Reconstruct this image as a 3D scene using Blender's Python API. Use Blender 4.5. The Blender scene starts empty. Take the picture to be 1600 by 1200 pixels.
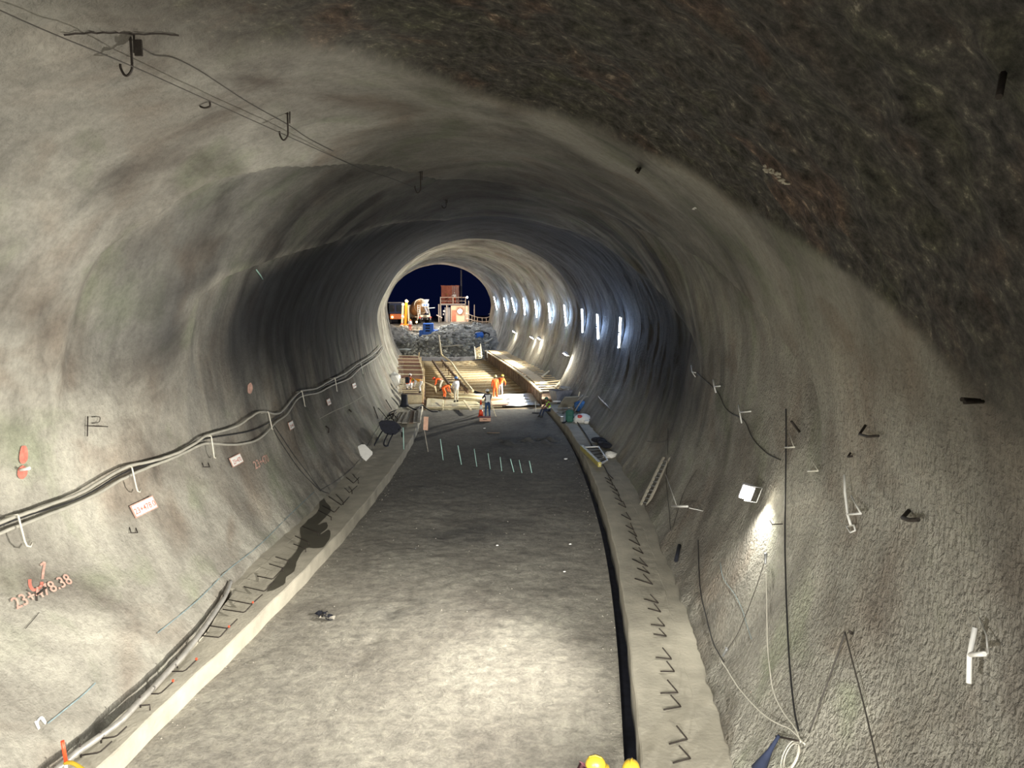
import bpy, bmesh, math, random
import numpy as np
from mathutils import Vector, Matrix
from mathutils.bvhtree import BVHTree

random.seed(7)
rng = np.random.RandomState(11)
SC = bpy.context.scene
COL = SC.collection
PI = math.pi

# ------------------------------------------------------------------ camera
H = 7.35                     # eye height above the slab
F = 1155.0                   # focal length in pixels of a 1600 px wide frame
PITCH = math.atan(139.0 / F)
cam = bpy.data.cameras.new('camera'); cam_o = bpy.data.objects.new('camera', cam)
COL.objects.link(cam_o); SC.camera = cam_o
cam.sensor_width = 36.0; cam.lens = F / 1600.0 * 36.0
cam.clip_start = 0.1; cam.clip_end = 1000
cam_o.location = (0, 0, H); cam_o.rotation_euler = (PI / 2 - PITCH, 0, 0)

# ------------------------------------------------------------------ view and night sky
vs = SC.view_settings
vs.view_transform = 'Standard'; vs.look = 'None'; vs.gamma = 1.0; vs.use_curve_mapping = False
vs.exposure = 0.0
world = bpy.data.worlds.new('night_sky'); SC.world = world; world.use_nodes = True
world.node_tree.nodes['Background'].inputs['Color'].default_value = (0.004, 0.008, 0.045, 1)
world.node_tree.nodes['Background'].inputs['Strength'].default_value = 0.35

def lamp(kind, name, loc, target, watts, color, size=0.3, angle=None, blend=0.6, size_y=None):
    L = bpy.data.lights.new(name, kind); L.energy = watts; L.color = color
    o = bpy.data.objects.new(name, L); COL.objects.link(o); o.location = loc
    d = Vector(target) - Vector(loc)
    o.rotation_euler = d.to_track_quat('-Z', 'Y').to_euler()
    if kind == 'AREA':
        L.shape = 'RECTANGLE'; L.size = size; L.size_y = size_y or size
    elif kind == 'SPOT':
        L.shadow_soft_size = size; L.spot_size = angle; L.spot_blend = blend
    else:
        L.shadow_soft_size = size
    return o

WARM = (1.0, 0.94, 0.82); NEUT = (1.0, 0.97, 0.88); COOL = (0.42, 0.62, 1.0)
# site flood inferred by the right wall; the lamps after it are added unseen fill
lamp('SPOT', 'flood_right', (2.4, 0.5, 4.3), (-5.2, 12, -0.4), 9500, WARM, 0.9, math.radians(112), 1.0)
lamp('SPOT', 'fill_throw', (2.3, 1.0, 4.6), (-2.2, 34, -0.6), 19000, NEUT, 0.9, math.radians(28), 1.0)
lamp('SPOT', 'fill_left', (-6.5, -3.0, 5.0), (3.5, 11, 0.5), 7500, NEUT, 0.10, math.radians(100), 1.0)
lamp('SPOT', 'fill_slab', (-1.5, -1.5, 6.9), (-2.6, 11.5, 0), 6000, NEUT, 0.5, math.radians(75), 1.0)
lamp('POINT', 'fill_rear', (-5.5, -7.0, 6.0), (0, 0, 5), 1050, NEUT, 0.6)

# ------------------------------------------------------------------ tunnel axis
KY = [-30, -10, 0, 10.9, 15.5, 20.1, 28.5, 33.8, 38.4, 44.7, 52, 60, 74.7, 90, 105, 130, 200]
KX = [-6.6, -4.9, -3.45, -2.15, -1.63, -1.25, -0.97, -0.98, -1.13, -1.62, -2.3, -3.2, -5.35, -7.75, -10.2, -14.2, -25.5]
_ky = np.array(KY, float); _kx = np.array(KX, float)
_m = np.gradient(_kx, _ky)
def xc(y):
    y = np.asarray(y, float)
    i = np.clip(np.searchsorted(_ky, y) - 1, 0, len(_ky) - 2)
    h = _ky[i + 1] - _ky[i]; t = (y - _ky[i]) / h
    t2 = t * t; t3 = t2 * t
    return ((2*t3 - 3*t2 + 1) * _kx[i] + (t3 - 2*t2 + t) * h * _m[i]
            + (-2*t3 + 3*t2) * _kx[i + 1] + (t3 - t2) * h * _m[i + 1])
_yy = np.linspace(-30, 200, 2301)
_xs = xc(_yy)
_k = np.exp(-np.linspace(-2, 2, 61) ** 2); _k /= _k.sum()
_xp = np.pad(_xs, 30, mode='reflect', reflect_type='odd')
_xs = np.convolve(_xp, _k, 'valid')
_sl = np.gradient(_xs, _yy)
def XC(y): return np.interp(y, _yy, _xs)
def SL(y): return np.interp(y, _yy, _sl)
def fr(Y, d, h):
    """station Y along the axis, offset d to the right of it, height h"""
    s = float(SL(Y)); n = math.hypot(1, s)
    return Vector((float(XC(Y)) + d / n, Y - d * s / n, h))
def heading(Y): return -math.atan(float(SL(Y)))      # z rotation that turns +Y along the axis
def tangent(Y):
    s = float(SL(Y)); return Vector((s, 1, 0)).normalized()
def side(Y):
    t = tangent(Y); return Vector((t.y, -t.x, 0))

# ------------------------------------------------------------------ helpers: rays from the photograph's eye, used to survey positions
_cR = cam_o.rotation_euler.to_matrix()
EYE = Vector((0, 0, H))
def ray(x, y): return (_cR @ Vector(((x - 800) / F, -(y - 600) / F, -1))).normalized()
def at_h(x, y, h=0.0):
    r = ray(x, y); return EYE + r * ((h - H) / r.z)
def at_y(x, y, Y):
    r = ray(x, y); return EYE + r * (Y / r.y)

# ------------------------------------------------------------------ materials
def newmat(name, rough=0.8, metal=0.0):
    m = bpy.data.materials.new(name); m.use_nodes = True
    b = m.node_tree.nodes['Principled BSDF']
    b.inputs['Roughness'].default_value = rough; b.inputs['Metallic'].default_value = metal
    return m, m.node_tree, b
def simple(name, c, rough=0.7, metal=0.0, var=0.15, scale=6.0, bump=0.0, bscale=None, emit=None, estr=0):
    m, nt, b = newmat(name, rough, metal)
    N = nt.nodes; Lk = nt.links
    tc = N.new('ShaderNodeTexCoord'); nz = N.new('ShaderNodeTexNoise')
    nz.inputs['Scale'].default_value = scale; nz.inputs['Detail'].default_value = 4
    Lk.new(tc.outputs['Object'], nz.inputs['Vector'])
    r = N.new('ShaderNodeValToRGB')
    r.color_ramp.elements[0].position = 0.3; r.color_ramp.elements[1].position = 0.7
    r.color_ramp.elements[0].color = (*[max(0, v * (1 - var)) for v in c], 1)
    r.color_ramp.elements[1].color = (*[min(1, v * (1 + var)) for v in c], 1)
    Lk.new(nz.outputs['Fac'], r.inputs['Fac']); Lk.new(r.outputs['Color'], b.inputs['Base Color'])
    if bump:
        bp = N.new('ShaderNodeBump'); bp.inputs['Strength'].default_value = bump; bp.inputs['Distance'].default_value = 0.02
        n2 = N.new('ShaderNodeTexNoise'); n2.inputs['Scale'].default_value = bscale or scale * 4
        Lk.new(tc.outputs['Object'], n2.inputs['Vector'])
        Lk.new(n2.outputs['Fac'], bp.inputs['Height']); Lk.new(bp.outputs['Normal'], b.inputs['Normal'])
    if emit:
        b.inputs['Emission Color'].default_value = (*emit, 1); b.inputs['Emission Strength'].default_value = estr
    return m

def noise_node(nt, vec, scale, detail=5, rough=0.6, dist=0.0):
    n = nt.nodes.new('ShaderNodeTexNoise'); n.inputs['Scale'].default_value = scale
    n.inputs['Detail'].default_value = detail; n.inputs['Roughness'].default_value = rough
    n.inputs['Distortion'].default_value = dist
    nt.links.new(vec, n.inputs['Vector']); return n.outputs['Fac']
def ramp_node(nt, fac, stops):
    r = nt.nodes.new('ShaderNodeValToRGB'); cr = r.color_ramp
    cr.elements[0].position = stops[0][0]; cr.elements[0].color = (*stops[0][1], 1)
    cr.elements[1].position = stops[-1][0]; cr.elements[1].color = (*stops[-1][1], 1)
    for p, c in stops[1:-1]:
        e = cr.elements.new(p); e.color = (*c, 1)
    nt.links.new(fac, r.inputs['Fac']); return r.outputs['Color']
def mixc(nt, fac, a, b, mode='MIX'):
    n = nt.nodes.new('ShaderNodeMix'); n.data_type = 'RGBA'; n.blend_type = mode
    for s, v in ((n.inputs[0], fac), (n.inputs[6], a), (n.inputs[7], b)):
        if isinstance(v, (int, float)): s.default_value = v
        elif isinstance(v, tuple): s.default_value = (*v, 1)
        else: nt.links.new(v, s)
    return n.outputs[2]
def mth(nt, op, a, b=0.0, c=None):
    n = nt.nodes.new('ShaderNodeMath'); n.operation = op
    for i, v in enumerate((a, b) if c is None else (a, b, c)):
        if isinstance(v, (int, float)): n.inputs[i].default_value = v
        else: nt.links.new(v, n.inputs[i])
    return n.outputs[0]
def bump_node(nt, height, strength, dist, normal=None):
    n = nt.nodes.new('ShaderNodeBump'); n.inputs['Strength'].default_value = strength
    n.inputs['Distance'].default_value = dist; nt.links.new(height, n.inputs['Height'])
    if normal: nt.links.new(normal, n.inputs['Normal'])
    return n.outputs['Normal']

def shotcrete():
    m, nt, b = newmat('sprayed_concrete', 0.92)
    N = nt.nodes; Lk = nt.links
    geo = N.new('ShaderNodeNewGeometry'); P = geo.outputs['Position']
    uv = N.new('ShaderNodeUVMap'); uv.uv_map = 'lining'          # u = station in m, v = girth in m
    mp = N.new('ShaderNodeMapping'); mp.inputs['Scale'].default_value = (0.8, 0.3, 1.0); Lk.new(uv.outputs['UV'], mp.inputs['Vector'])
    at = N.new('ShaderNodeAttribute'); at.attribute_name = 'raw'
    atf = N.new('ShaderNodeAttribute'); atf.attribute_name = 'painted_shade'
    big = noise_node(nt, P, 0.32, 5, 0.6, 0.6)
    tint = noise_node(nt, P, 0.55, 3, 0.5, 0.4)
    streak = noise_node(nt, mp.outputs['Vector'], 0.9, 7, 0.6, 1.4)
    mp2 = N.new('ShaderNodeMapping'); mp2.inputs['Scale'].default_value = (1.0, 0.16, 1.0); Lk.new(uv.outputs['UV'], mp2.inputs['Vector'])
    streak2 = noise_node(nt, mp2.outputs['Vector'], 0.75, 6, 0.6, 1.0)
    fine = noise_node(nt, P, 9.0, 6, 0.7)
    c = ramp_node(nt, big, [(0.32, (0.17, 0.155, 0.135)), (0.5, (0.33, 0.318, 0.28)), (0.66, (0.48, 0.465, 0.41))])
    c2 = ramp_node(nt, tint, [(0.3, (0.66, 0.54, 0.48)), (0.47, (1, 1, 1)), (0.55, (1, 1, 1)), (0.7, (0.72, 0.84, 0.64))])
    c = mixc(nt, 0.6, c, c2, 'MULTIPLY')
    s = ramp_node(nt, streak, [(0.28, (0.5, 0.5, 0.5)), (0.42, (0.9, 0.9, 0.9)), (0.7, (1.12, 1.12, 1.1))])
    c = mixc(nt, 0.7, c, s, 'MULTIPLY')
    f = ramp_node(nt, fine, [(0.3, (0.72, 0.72, 0.72)), (0.6, (1.1, 1.1, 1.1))])
    c = mixc(nt, 0.8, c, f, 'MULTIPLY')
    s3 = ramp_node(nt, streak2, [(0.36, (0.25, 0.26, 0.3)), (0.5, (0.8, 0.8, 0.8)), (0.62, (1.25, 1.25, 1.2))])
    stf = N.new('ShaderNodeAttribute'); stf.attribute_name = 'streaky'
    c = mixc(nt, mth(nt, 'MULTIPLY', stf.outputs['Fac'], 0.9), c, mixc(nt, 1.0, c, s3, 'MULTIPLY'))
    # lower walls are clean pale spray, the crown is painted darker for shade
    sx = N.new('ShaderNodeSeparateXYZ'); Lk.new(P, sx.inputs[0])
    painted_shade = mixc(nt, atf.outputs['Fac'], (1, 1, 1), (0.055, 0.065, 0.10))
    c = mixc(nt, 1.0, c, painted_shade, 'MULTIPLY')
    # raw unfinished round nearest the camera: dark, stony, with pale flecks
    fl = noise_node(nt, P, 5.5, 8, 0.75)
    r1 = ramp_node(nt, fl, [(0.34, (0.012, 0.012, 0.011)), (0.5, (0.075, 0.07, 0.064)), (0.60, (0.14, 0.13, 0.11)), (0.70, (0.48, 0.44, 0.36))])
    bl = noise_node(nt, P, 0.8, 3, 0.5, 0.5)
    r2 = ramp_node(nt, bl, [(0.35, (1.7, 1.0, 0.75)), (0.47, (1, 1, 1)), (0.55, (1, 1, 1)), (0.68, (0.95, 1.1, 0.6))])
    r1 = mixc(nt, 0.45, r1, r2, 'MULTIPLY')
    c = mixc(nt, at.outputs['Fac'], c, r1)
    Lk.new(c, b.inputs['Base Color'])
    g = noise_node(nt, P, 26.0, 4, 0.7)
    lump = N.new('ShaderNodeAttribute'); lump.attribute_name = 'lump'
    lm = noise_node(nt, P, 13.0, 3, 0.55, 0.3)
    h1 = mth(nt, 'ADD', mth(nt, 'MULTIPLY', fine, 1.0), mth(nt, 'MULTIPLY', g, 0.5))
    h1 = mth(nt, 'ADD', h1, mth(nt, 'MULTIPLY', mth(nt, 'MULTIPLY', lm, lump.outputs['Fac']), 3.2))
    h2 = mth(nt, 'ADD', h1, mth(nt, 'MULTIPLY', mth(nt, 'MULTIPLY', fl, at.outputs['Fac']), 4.0))
    h2 = mth(nt, 'ADD', h2, mth(nt, 'MULTIPLY', streak, 0.5))
    Lk.new(bump_node(nt, h2, 0.75, 0.05), b.inputs['Normal'])
    return m

def slab_mat():
    m, nt, b = newmat('muddy_concrete_slab', 0.9)
    geo = nt.nodes.new('ShaderNodeNewGeometry'); P = geo.outputs['Position']
    mp = nt.nodes.new('ShaderNodeMapping'); mp.inputs['Scale'].default_value = (0.9, 1.05, 1); nt.links.new(P, mp.inputs['Vector'])
    big = noise_node(nt, P, 0.5, 6, 0.65, 0.3)
    med = noise_node(nt, mp.outputs['Vector'], 4.5, 8, 0.75, 0.4)
    fine = noise_node(nt, P, 16, 5, 0.7)
    c = ramp_node(nt, big, [(0.32, (0.21, 0.195, 0.17)), (0.5, (0.28, 0.265, 0.23)), (0.66, (0.35, 0.335, 0.29))])
    c = mixc(nt, 0.9, c, ramp_node(nt, med, [(0.35, (0.6, 0.6, 0.6)), (0.5, (0.95, 0.95, 0.95)), (0.62, (1.25, 1.25, 1.22))]), 'MULTIPLY')
    c = mixc(nt, 0.8, c, ramp_node(nt, fine, [(0.3, (0.75, 0.75, 0.75)), (0.65, (1.12, 1.12, 1.12))]), 'MULTIPLY')
    mud = nt.nodes.new('ShaderNodeAttribute'); mud.attribute_name = 'mud'
    c = mixc(nt, mud.outputs['Fac'], c, mixc(nt, 1.0, c, (0.36, 0.37, 0.40), 'MULTIPLY'))
    nt.links.new(c, b.inputs['Base Color'])
    h = mth(nt, 'ADD', mth(nt, 'MULTIPLY', med, 0.9), mth(nt, 'MULTIPLY', fine, 0.6))
    nt.links.new(bump_node(nt, h, 0.8, 0.035), b.inputs['Normal'])
    return m

M = {}
M['shot'] = shotcrete()
M['slab'] = slab_mat()
M['kerb'] = simple('kerb_concrete', (0.42, 0.395, 0.33), 0.85, var=0.18, scale=1.8, bump=0.5, bscale=14)
M['gutter'] = simple('dark_gutter_bed', (0.022, 0.024, 0.04), 0.9, var=0.3)  # near-black bed colour of the open gutter
M['rubble'] = simple('broken_rock', (0.14, 0.14, 0.13), 0.9, var=0.6, scale=2.2, bump=0.8, bscale=9)
M['earth'] = simple('dusty_earth', (0.24, 0.21, 0.165), 0.95, var=0.45, scale=0.9, bump=0.8, bscale=6)
M['rebar'] = simple('dark_steel_bar', (0.035, 0.028, 0.024), 0.7, 0.3, var=0.3, scale=20)
M['rust'] = simple('rusty_steel', (0.20, 0.085, 0.05), 0.8, 0.1, var=0.35, scale=12)
M['invert'] = simple('tan_invert_concrete', (0.34, 0.26, 0.165), 0.9, var=0.2, scale=1.2, bump=0.5, bscale=8)
M['fresh'] = simple('fresh_wet_concrete', (0.40, 0.37, 0.25), 0.6, var=0.15, scale=2.5, bump=0.4, bscale=18)
M['wood'] = simple('raw_timber', (0.55, 0.42, 0.24), 0.75, var=0.22, scale=7, bump=0.3)
M['woodlt'] = simple('pale_timber', (0.72, 0.62, 0.42), 0.75, var=0.15, scale=7, bump=0.3)
M['wooddk'] = simple('weathered_timber', (0.17, 0.12, 0.085), 0.85, var=0.3, scale=6, bump=0.3)
M['greywood'] = simple('grey_plank', (0.33, 0.31, 0.27), 0.85, var=0.2, scale=5, bump=0.3)
M['hose'] = simple('grey_hose', (0.36, 0.35, 0.31), 0.5, var=0.12, scale=5)
M['pipe'] = simple('galvanised_pipe', (0.36, 0.35, 0.33), 0.45, 0.35, var=0.2, scale=5, bump=0.2)
M['white'] = simple('white_paint', (0.80, 0.80, 0.78), 0.5, var=0.06)
M['whitecab'] = simple('white_cable', (0.68, 0.66, 0.58), 0.5, var=0.06)
M['blackcab'] = simple('black_cable', (0.02, 0.02, 0.022), 0.5, var=0.2)
M['wire'] = simple('dark_wire', (0.05, 0.045, 0.04), 0.6, var=0.2)
M['blackpl'] = simple('black_plastic', (0.010, 0.012, 0.022), 0.85, var=0.3, scale=8, bump=0.4)
M['steel'] = simple('grey_steel', (0.35, 0.36, 0.37), 0.4, 0.6, var=0.15)
M['blue'] = simple('blue_paint', (0.03, 0.16, 0.62), 0.45, var=0.2)
M['bluepl'] = simple('blue_tarp', (0.02, 0.13, 0.38), 0.5, var=0.4, scale=5, bump=0.7, bscale=7)
M['orange'] = simple('orange_cloth', (0.85, 0.13, 0.02), 0.75, var=0.12, scale=9)
M['yorange'] = simple('amber_cloth', (0.88, 0.34, 0.02), 0.75, var=0.12, scale=9)
M['cream'] = simple('cream_mixer_paint', (0.72, 0.66, 0.52), 0.5, var=0.1)
M['tanpaint'] = simple('tan_drum_paint', (0.62, 0.40, 0.22), 0.5, var=0.12)
M['yellow'] = simple('yellow_plastic', (0.42, 0.29, 0.025), 0.35, var=0.06)
M['hivis'] = simple('lime_hi_vis', (0.45, 0.85, 0.05), 0.7, var=0.08)
M['navy'] = simple('navy_cloth', (0.02, 0.03, 0.07), 0.85, var=0.2)
M['jeans'] = simple('blue_denim', (0.03, 0.07, 0.16), 0.85, var=0.2)
M['shirt'] = simple('white_shirt', (0.75, 0.74, 0.76), 0.8, var=0.06)
M['trsr'] = simple('pale_trousers', (0.62, 0.58, 0.48), 0.85, var=0.1)
M['skin'] = simple('skin', (0.32, 0.18, 0.11), 0.6, var=0.06)
M['boot'] = simple('black_boot', (0.02, 0.018, 0.016), 0.6, var=0.2)
M['hair'] = simple('dark_hair', (0.015, 0.012, 0.01), 0.8, var=0.2)
M['eye'] = simple('eye_white', (0.7, 0.7, 0.7), 0.3, var=0.02)
M['red'] = simple('red_paint', (0.62, 0.04, 0.03), 0.5, var=0.1)
M['redor'] = simple('orange_red_plastic', (0.85, 0.08, 0.025), 0.4, var=0.05)
M['maroon'] = simple('maroon_cloth', (0.15, 0.05, 0.07), 0.85, var=0.25)
M['green'] = simple('green_canvas', (0.03, 0.13, 0.10), 0.75, var=0.2, bump=0.3)
M['contred'] = simple('faded_red_container', (0.34, 0.11, 0.07), 0.7, var=0.3, scale=2)
M['rail'] = simple('pale_handrail', (0.66, 0.58, 0.50), 0.5, var=0.1)
M['tyre'] = simple('tyre_rubber', (0.02, 0.02, 0.02), 0.9, var=0.3)
M['glass'] = simple('dark_glass', (0.02, 0.025, 0.03), 0.08, var=0.1)
M['teal'] = simple('pale_teal_rod', (0.38, 0.62, 0.56), 0.5, var=0.05)
M['clear'] = simple('milky_plastic_sheet', (0.62, 0.66, 0.68), 0.35, var=0.14, scale=4, bump=0.4)
M['pink'] = simple('faded_pink_board', (0.62, 0.38, 0.28), 0.8, var=0.12)
M['redpaint'] = simple('red_spray_paint', (0.52, 0.17, 0.13), 0.9, var=0.25, scale=12)
M['palered'] = simple('faint_red_spray_paint', (0.50, 0.31, 0.26), 0.9, var=0.25, scale=12)
M['bluechalk'] = simple('blue_chalk', (0.20, 0.27, 0.29), 0.9, var=0.25, scale=12)
M['wet'] = simple('wet_concrete', (0.085, 0.08, 0.062), 0.45, var=0.15, scale=2)
M['greypaint'] = simple('grey_machine_paint', (0.22, 0.22, 0.24), 0.5, var=0.15)
M['lampw'] = simple('lamp_glass_warm', (0.9, 0.9, 0.85), 0.3, emit=(1.0, 0.93, 0.75), estr=60)
M['lampc'] = simple('led_tube_glow', (0.9, 0.9, 0.9), 0.3, emit=(0.78, 0.88, 1.0), estr=28)
M['lampo'] = simple('orange_lamp_glass', (0.9, 0.7, 0.4), 0.3, emit=(1.0, 0.55, 0.15), estr=25)

# ------------------------------------------------------------------ object helpers
def link(name, me, parent=None):
    o = bpy.data.objects.new(name, me); COL.objects.link(o)
    if parent is not None: o.parent = parent
    return o
def obj(name, bm, mat, parent=None, smooth=False, world=True):
    """bm is in world coordinates; it is made local to the parent's location and rotation"""
    if parent is not None and world:
        bm.transform(pmat(parent).inverted())
    me = bpy.data.meshes.new(name); bm.normal_update(); bm.to_mesh(me); bm.free()
    for mm in (mat if isinstance(mat, (list, tuple)) else [mat]): me.materials.append(mm)
    if smooth: me.shade_smooth()
    return link(name, me, parent)
def pmat(o):
    m = Matrix.LocRotScale(o.location, o.rotation_euler, o.scale)
    return (pmat(o.parent) @ m) if o.parent else m
def tag(o, label=None, cat=None, group=None, kind=None):
    if label: o['label'] = label
    if cat: o['category'] = cat
    if group: o['group'] = group
    if kind: o['kind'] = kind
    return o
def thing(name, loc, rz, label, cat, group=None):
    o = bpy.data.objects.new(name, None); COL.objects.link(o); o.empty_display_size = 0.2
    o.location = loc; o.rotation_euler = (0, 0, rz)
    return tag(o, label, cat, group)
def single(name, bm, mat, label, cat, group=None, smooth=False):
    """a top-level thing that is one mesh; its origin moves to the mesh's base"""
    lo = Vector([min(v.co[i] for v in bm.verts) for i in range(3)]); hi = Vector([max(v.co[i] for v in bm.verts) for i in range(3)])
    c = Vector(((lo.x + hi.x) / 2, (lo.y + hi.y) / 2, lo.z))
    bmesh.ops.translate(bm, verts=bm.verts, vec=-c)
    o = obj(name, bm, mat, None, smooth); o.location = c
    return tag(o, label, cat, group)
def copy_tree(o, parent=None):
    c = o.copy(); COL.objects.link(c); c.parent = parent
    for ch in [k for k in bpy.data.objects if k.parent == o]: copy_tree(ch, c)
    return c

def B(): return bmesh.new()
def box(bm, c, size, rot=None, mi=0, bev=0.0):
    """box centred at c; rot = Matrix 3x3 or z angle"""
    if rot is None: R = Matrix.Identity(3)
    elif isinstance(rot, (int, float)): R = Matrix.Rotation(rot, 3, 'Z')
    else: R = rot
    t = B()
    bmesh.ops.create_cube(t, size=1.0)
    for v in t.verts: v.co = Vector((v.co.x * size[0], v.co.y * size[1], v.co.z * size[2]))
    if bev: bmesh.ops.bevel(t, geom=list(t.edges), offset=bev, segments=1, affect='EDGES')
    for v in t.verts: v.co = R @ v.co + Vector(c)
    merge(bm, t, mi); return bm
def merge(bm, t, mi=0):
    mp = {}
    for v in t.verts: mp[v] = bm.verts.new(v.co)
    for f in t.faces:
        try: nf = bm.faces.new([mp[v] for v in f.verts]); nf.material_index = mi
        except ValueError: pass
    t.free()
def beam(bm, a, b, w, h, mi=0, up=(0, 0, 1)):
    """rectangular bar between two points"""
    a = Vector(a); b = Vector(b); d = b - a; L = d.length
    if L < 1e-5: return bm
    z = Vector(up); y = d.normalized()
    x = y.cross(z)
    if x.length < 1e-3: x = y.cross(Vector((1, 0, 0)))
    x.normalize(); z = x.cross(y)
    R = Matrix((x, y, z)).transposed()
    return box(bm, (a + b) / 2, (w, L, h), R, mi)
def tube(bm, pts, r, n=6, mi=0, cap=True):
    pts = [Vector(p) for p in pts]; rs = r if isinstance(r, (list, tuple)) else [r] * len(pts)
    rings = []; x = None
    for i, p in enumerate(pts):
        d = (pts[min(i + 1, len(pts) - 1)] - pts[max(i - 1, 0)])
        d = d.normalized() if d.length > 1e-8 else Vector((0, 0, 1))
        if x is None:
            x = d.cross(Vector((0, 0, 1)))
            if x.length < 0.1: x = d.cross(Vector((1, 0, 0)))
        x = (x - d * x.dot(d))
        if x.length < 1e-6: x = d.orthogonal()
        x.normalize(); yv = d.cross(x)
        rings.append([bm.verts.new(p + (x * math.cos(2*PI*k/n) + yv * math.sin(2*PI*k/n)) * rs[i]) for k in range(n)])
    for a, b in zip(rings, rings[1:]):
        for k in range(n):
            f = bm.faces.new((a[k], a[(k+1) % n], b[(k+1) % n], b[k])); f.material_index = mi; f.smooth = True
    if cap:
        for rg, rev in ((rings[0], True), (rings[-1], False)):
            f = bm.faces.new(rg[::-1] if rev else rg); f.material_index = mi
    return bm
def lathe(bm, c, prof, n=16, axis=Vector((0, 0, 1)), mi=0):
    """prof: list of (r, h) along axis from c"""
    axis = Vector(axis).normalized(); x = axis.orthogonal().normalized(); y = axis.cross(x); c = Vector(c)
    rings = []
    for r, h in prof:
        rings.append([bm.verts.new(c + axis * h + (x * math.cos(2*PI*k/n) + y * math.sin(2*PI*k/n)) * max(r, 1e-3)) for k in range(n)])
    for a, b in zip(rings, rings[1:]):
        for k in range(n):
            f = bm.faces.new((a[k], a[(k+1) % n], b[(k+1) % n], b[k])); f.material_index = mi; f.smooth = True
    f = bm.faces.new(rings[0][::-1]); f.material_index = mi
    f = bm.faces.new(rings[-1]); f.material_index = mi
    return bm
def blob(bm, c, rx, ry, rz, rot=0, jitter=0.0, sub=2, mi=0):
    t = B(); bmesh.ops.create_icosphere(t, subdivisions=sub, radius=1)
    R = Matrix.Rotation(rot, 3, 'Z')
    for v in t.verts:
        k = 1 + random.uniform(-jitter, jitter)
        v.co = R @ Vector((v.co.x * rx * k, v.co.y * ry * k, v.co.z * rz * k)) + Vector(c)
    merge(bm, t, mi); return bm
def smooth_path(pts, n=6):
    """Catmull-Rom through points"""
    P = [Vector(p) for p in pts]
    if len(P) < 3: return P
    out = []
    for i in range(len(P) - 1):
        a = P[max(i-1, 0)]; b = P[i]; c = P[i+1]; d = P[min(i+2, len(P)-1)]
        for k in range(n):
            t = k / n
            out.append(0.5 * ((2*b) + (-a + c)*t + (2*a - 5*b + 4*c - d)*t*t + (-a + 3*b - 3*c + d)*t**3))
    out.append(P[-1]); return out

# value noise on numpy arrays
def vnoise(x, y, seed=0):
    xi = np.floor(x).astype(int); yi = np.floor(y).astype(int); xf = x - xi; yf = y - yi
    u = xf*xf*(3-2*xf); v = yf*yf*(3-2*yf)
    def hsh(a, b):
        n = (a * 374761393 + b * 668265263 + seed * 974634777) & 0x7fffffff
        n = ((n ^ (n >> 13)) * 1274126177) & 0x7fffffff
        return ((n ^ (n >> 16)) & 0xffff) / 65535.0
    a = hsh(xi, yi); b = hsh(xi+1, yi); c = hsh(xi, yi+1); d = hsh(xi+1, yi+1)
    return (a*(1-u)+b*u)*(1-v) + (c*(1-u)+d*u)*v - 0.5
def fbm(x, y, oct=4, seed=0):
    s = 0; a = 1.0
    for i in range(oct):
        s = s + a * vnoise(x * 2**i, y * 2**i, seed + i*17); a *= 0.5
    return s
# ------------------------------------------------------------------ the lining
YSTEP = 52.3
def sstep(x, a, b):
    t = np.clip((x - a) / (b - a), 0, 1); return t*t*(3-2*t)
NA = 240
A0 = -math.acos(5.35 / 7.0)                   # angle of the wall foot
ang = np.linspace(A0, PI - A0, NA)            # right foot -> crown -> left foot
dR = 7.0 * np.cos(ang)
hR = np.where(np.sin(ang) >= 0, 5.1 + 6.05 * np.sin(ang), 5.1 + 7.36 * np.sin(ang))
girth = np.concatenate([[0], np.cumsum(np.hypot(np.diff(dR), np.diff(hR)))])
nd = -np.gradient(hR, girth); nh = np.gradient(dR, girth)     # inward normal
_s = np.sign(nd * (-dR) + nh * (5.1 - hR)); nd = nd * _s; nh = nh * _s
Ys = np.concatenate([np.arange(-16, 6, 0.3), np.arange(6, 50, 0.10), np.linspace(50, 51.9, 12), np.linspace(51.98, 52.12, 5), np.arange(52.25, 106, 0.16)])
Yg, Gg = np.meshgrid(Ys, girth, indexing='ij')
top = sstep(hR, 4.0, 8.5)[None, :]
off = np.zeros_like(Yg)
lowf = fbm(Yg * 0.35, Gg * 0.35, 3, 5)
ring = fbm(Yg * 1.1 + 0.35 * fbm(Yg*0.2, Gg*0.25, 2, 9), Gg * 0.13, 3, 21)
off += 0.13 * lowf + 0.07 * ring * (0.25 + 0.75*sstep(Yg, 20, 34)) * (0.35 + 0.65*sstep(np.abs(Gg - 0.5*girth[-1]), 2, 9) )
w1 = 0.7 * fbm(Gg * 0.25, Gg * 0 + 3.3, 3, 31)
def yb(pts):
    # station of a raw-rock edge or shadow edge as a function of the angle around the arch; pts = (d, h, station)
    an = np.array([math.atan2((h - 5.1) / (6.05 if h > 5.1 else 7.36), d / 7.0) for d, h, Y in pts]); yv = np.array([p[2] for p in pts])
    o = np.argsort(an); return np.interp(ang, an[o], yv[o])[None, :]
JR = yb([(-7, 5.0, 3.0), (-6.2, 8.0, 5.5), (-4.8, 9.6, 7.5), (-3.5, 10.4, 8.6), (-2.9, 10.6, 9.4), (-2.1, 10.8, 10.2), (-.7, 10.9, 11.3), (.1, 11, 12.6), (1.8, 10.8, 14.3), (4.1, 9.8, 13.8), (5.5, 8.7, 12.5), (6.6, 7.2, 8.8), (6.9, 6.1, 6.8), (7, 4, 4.5)])
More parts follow.
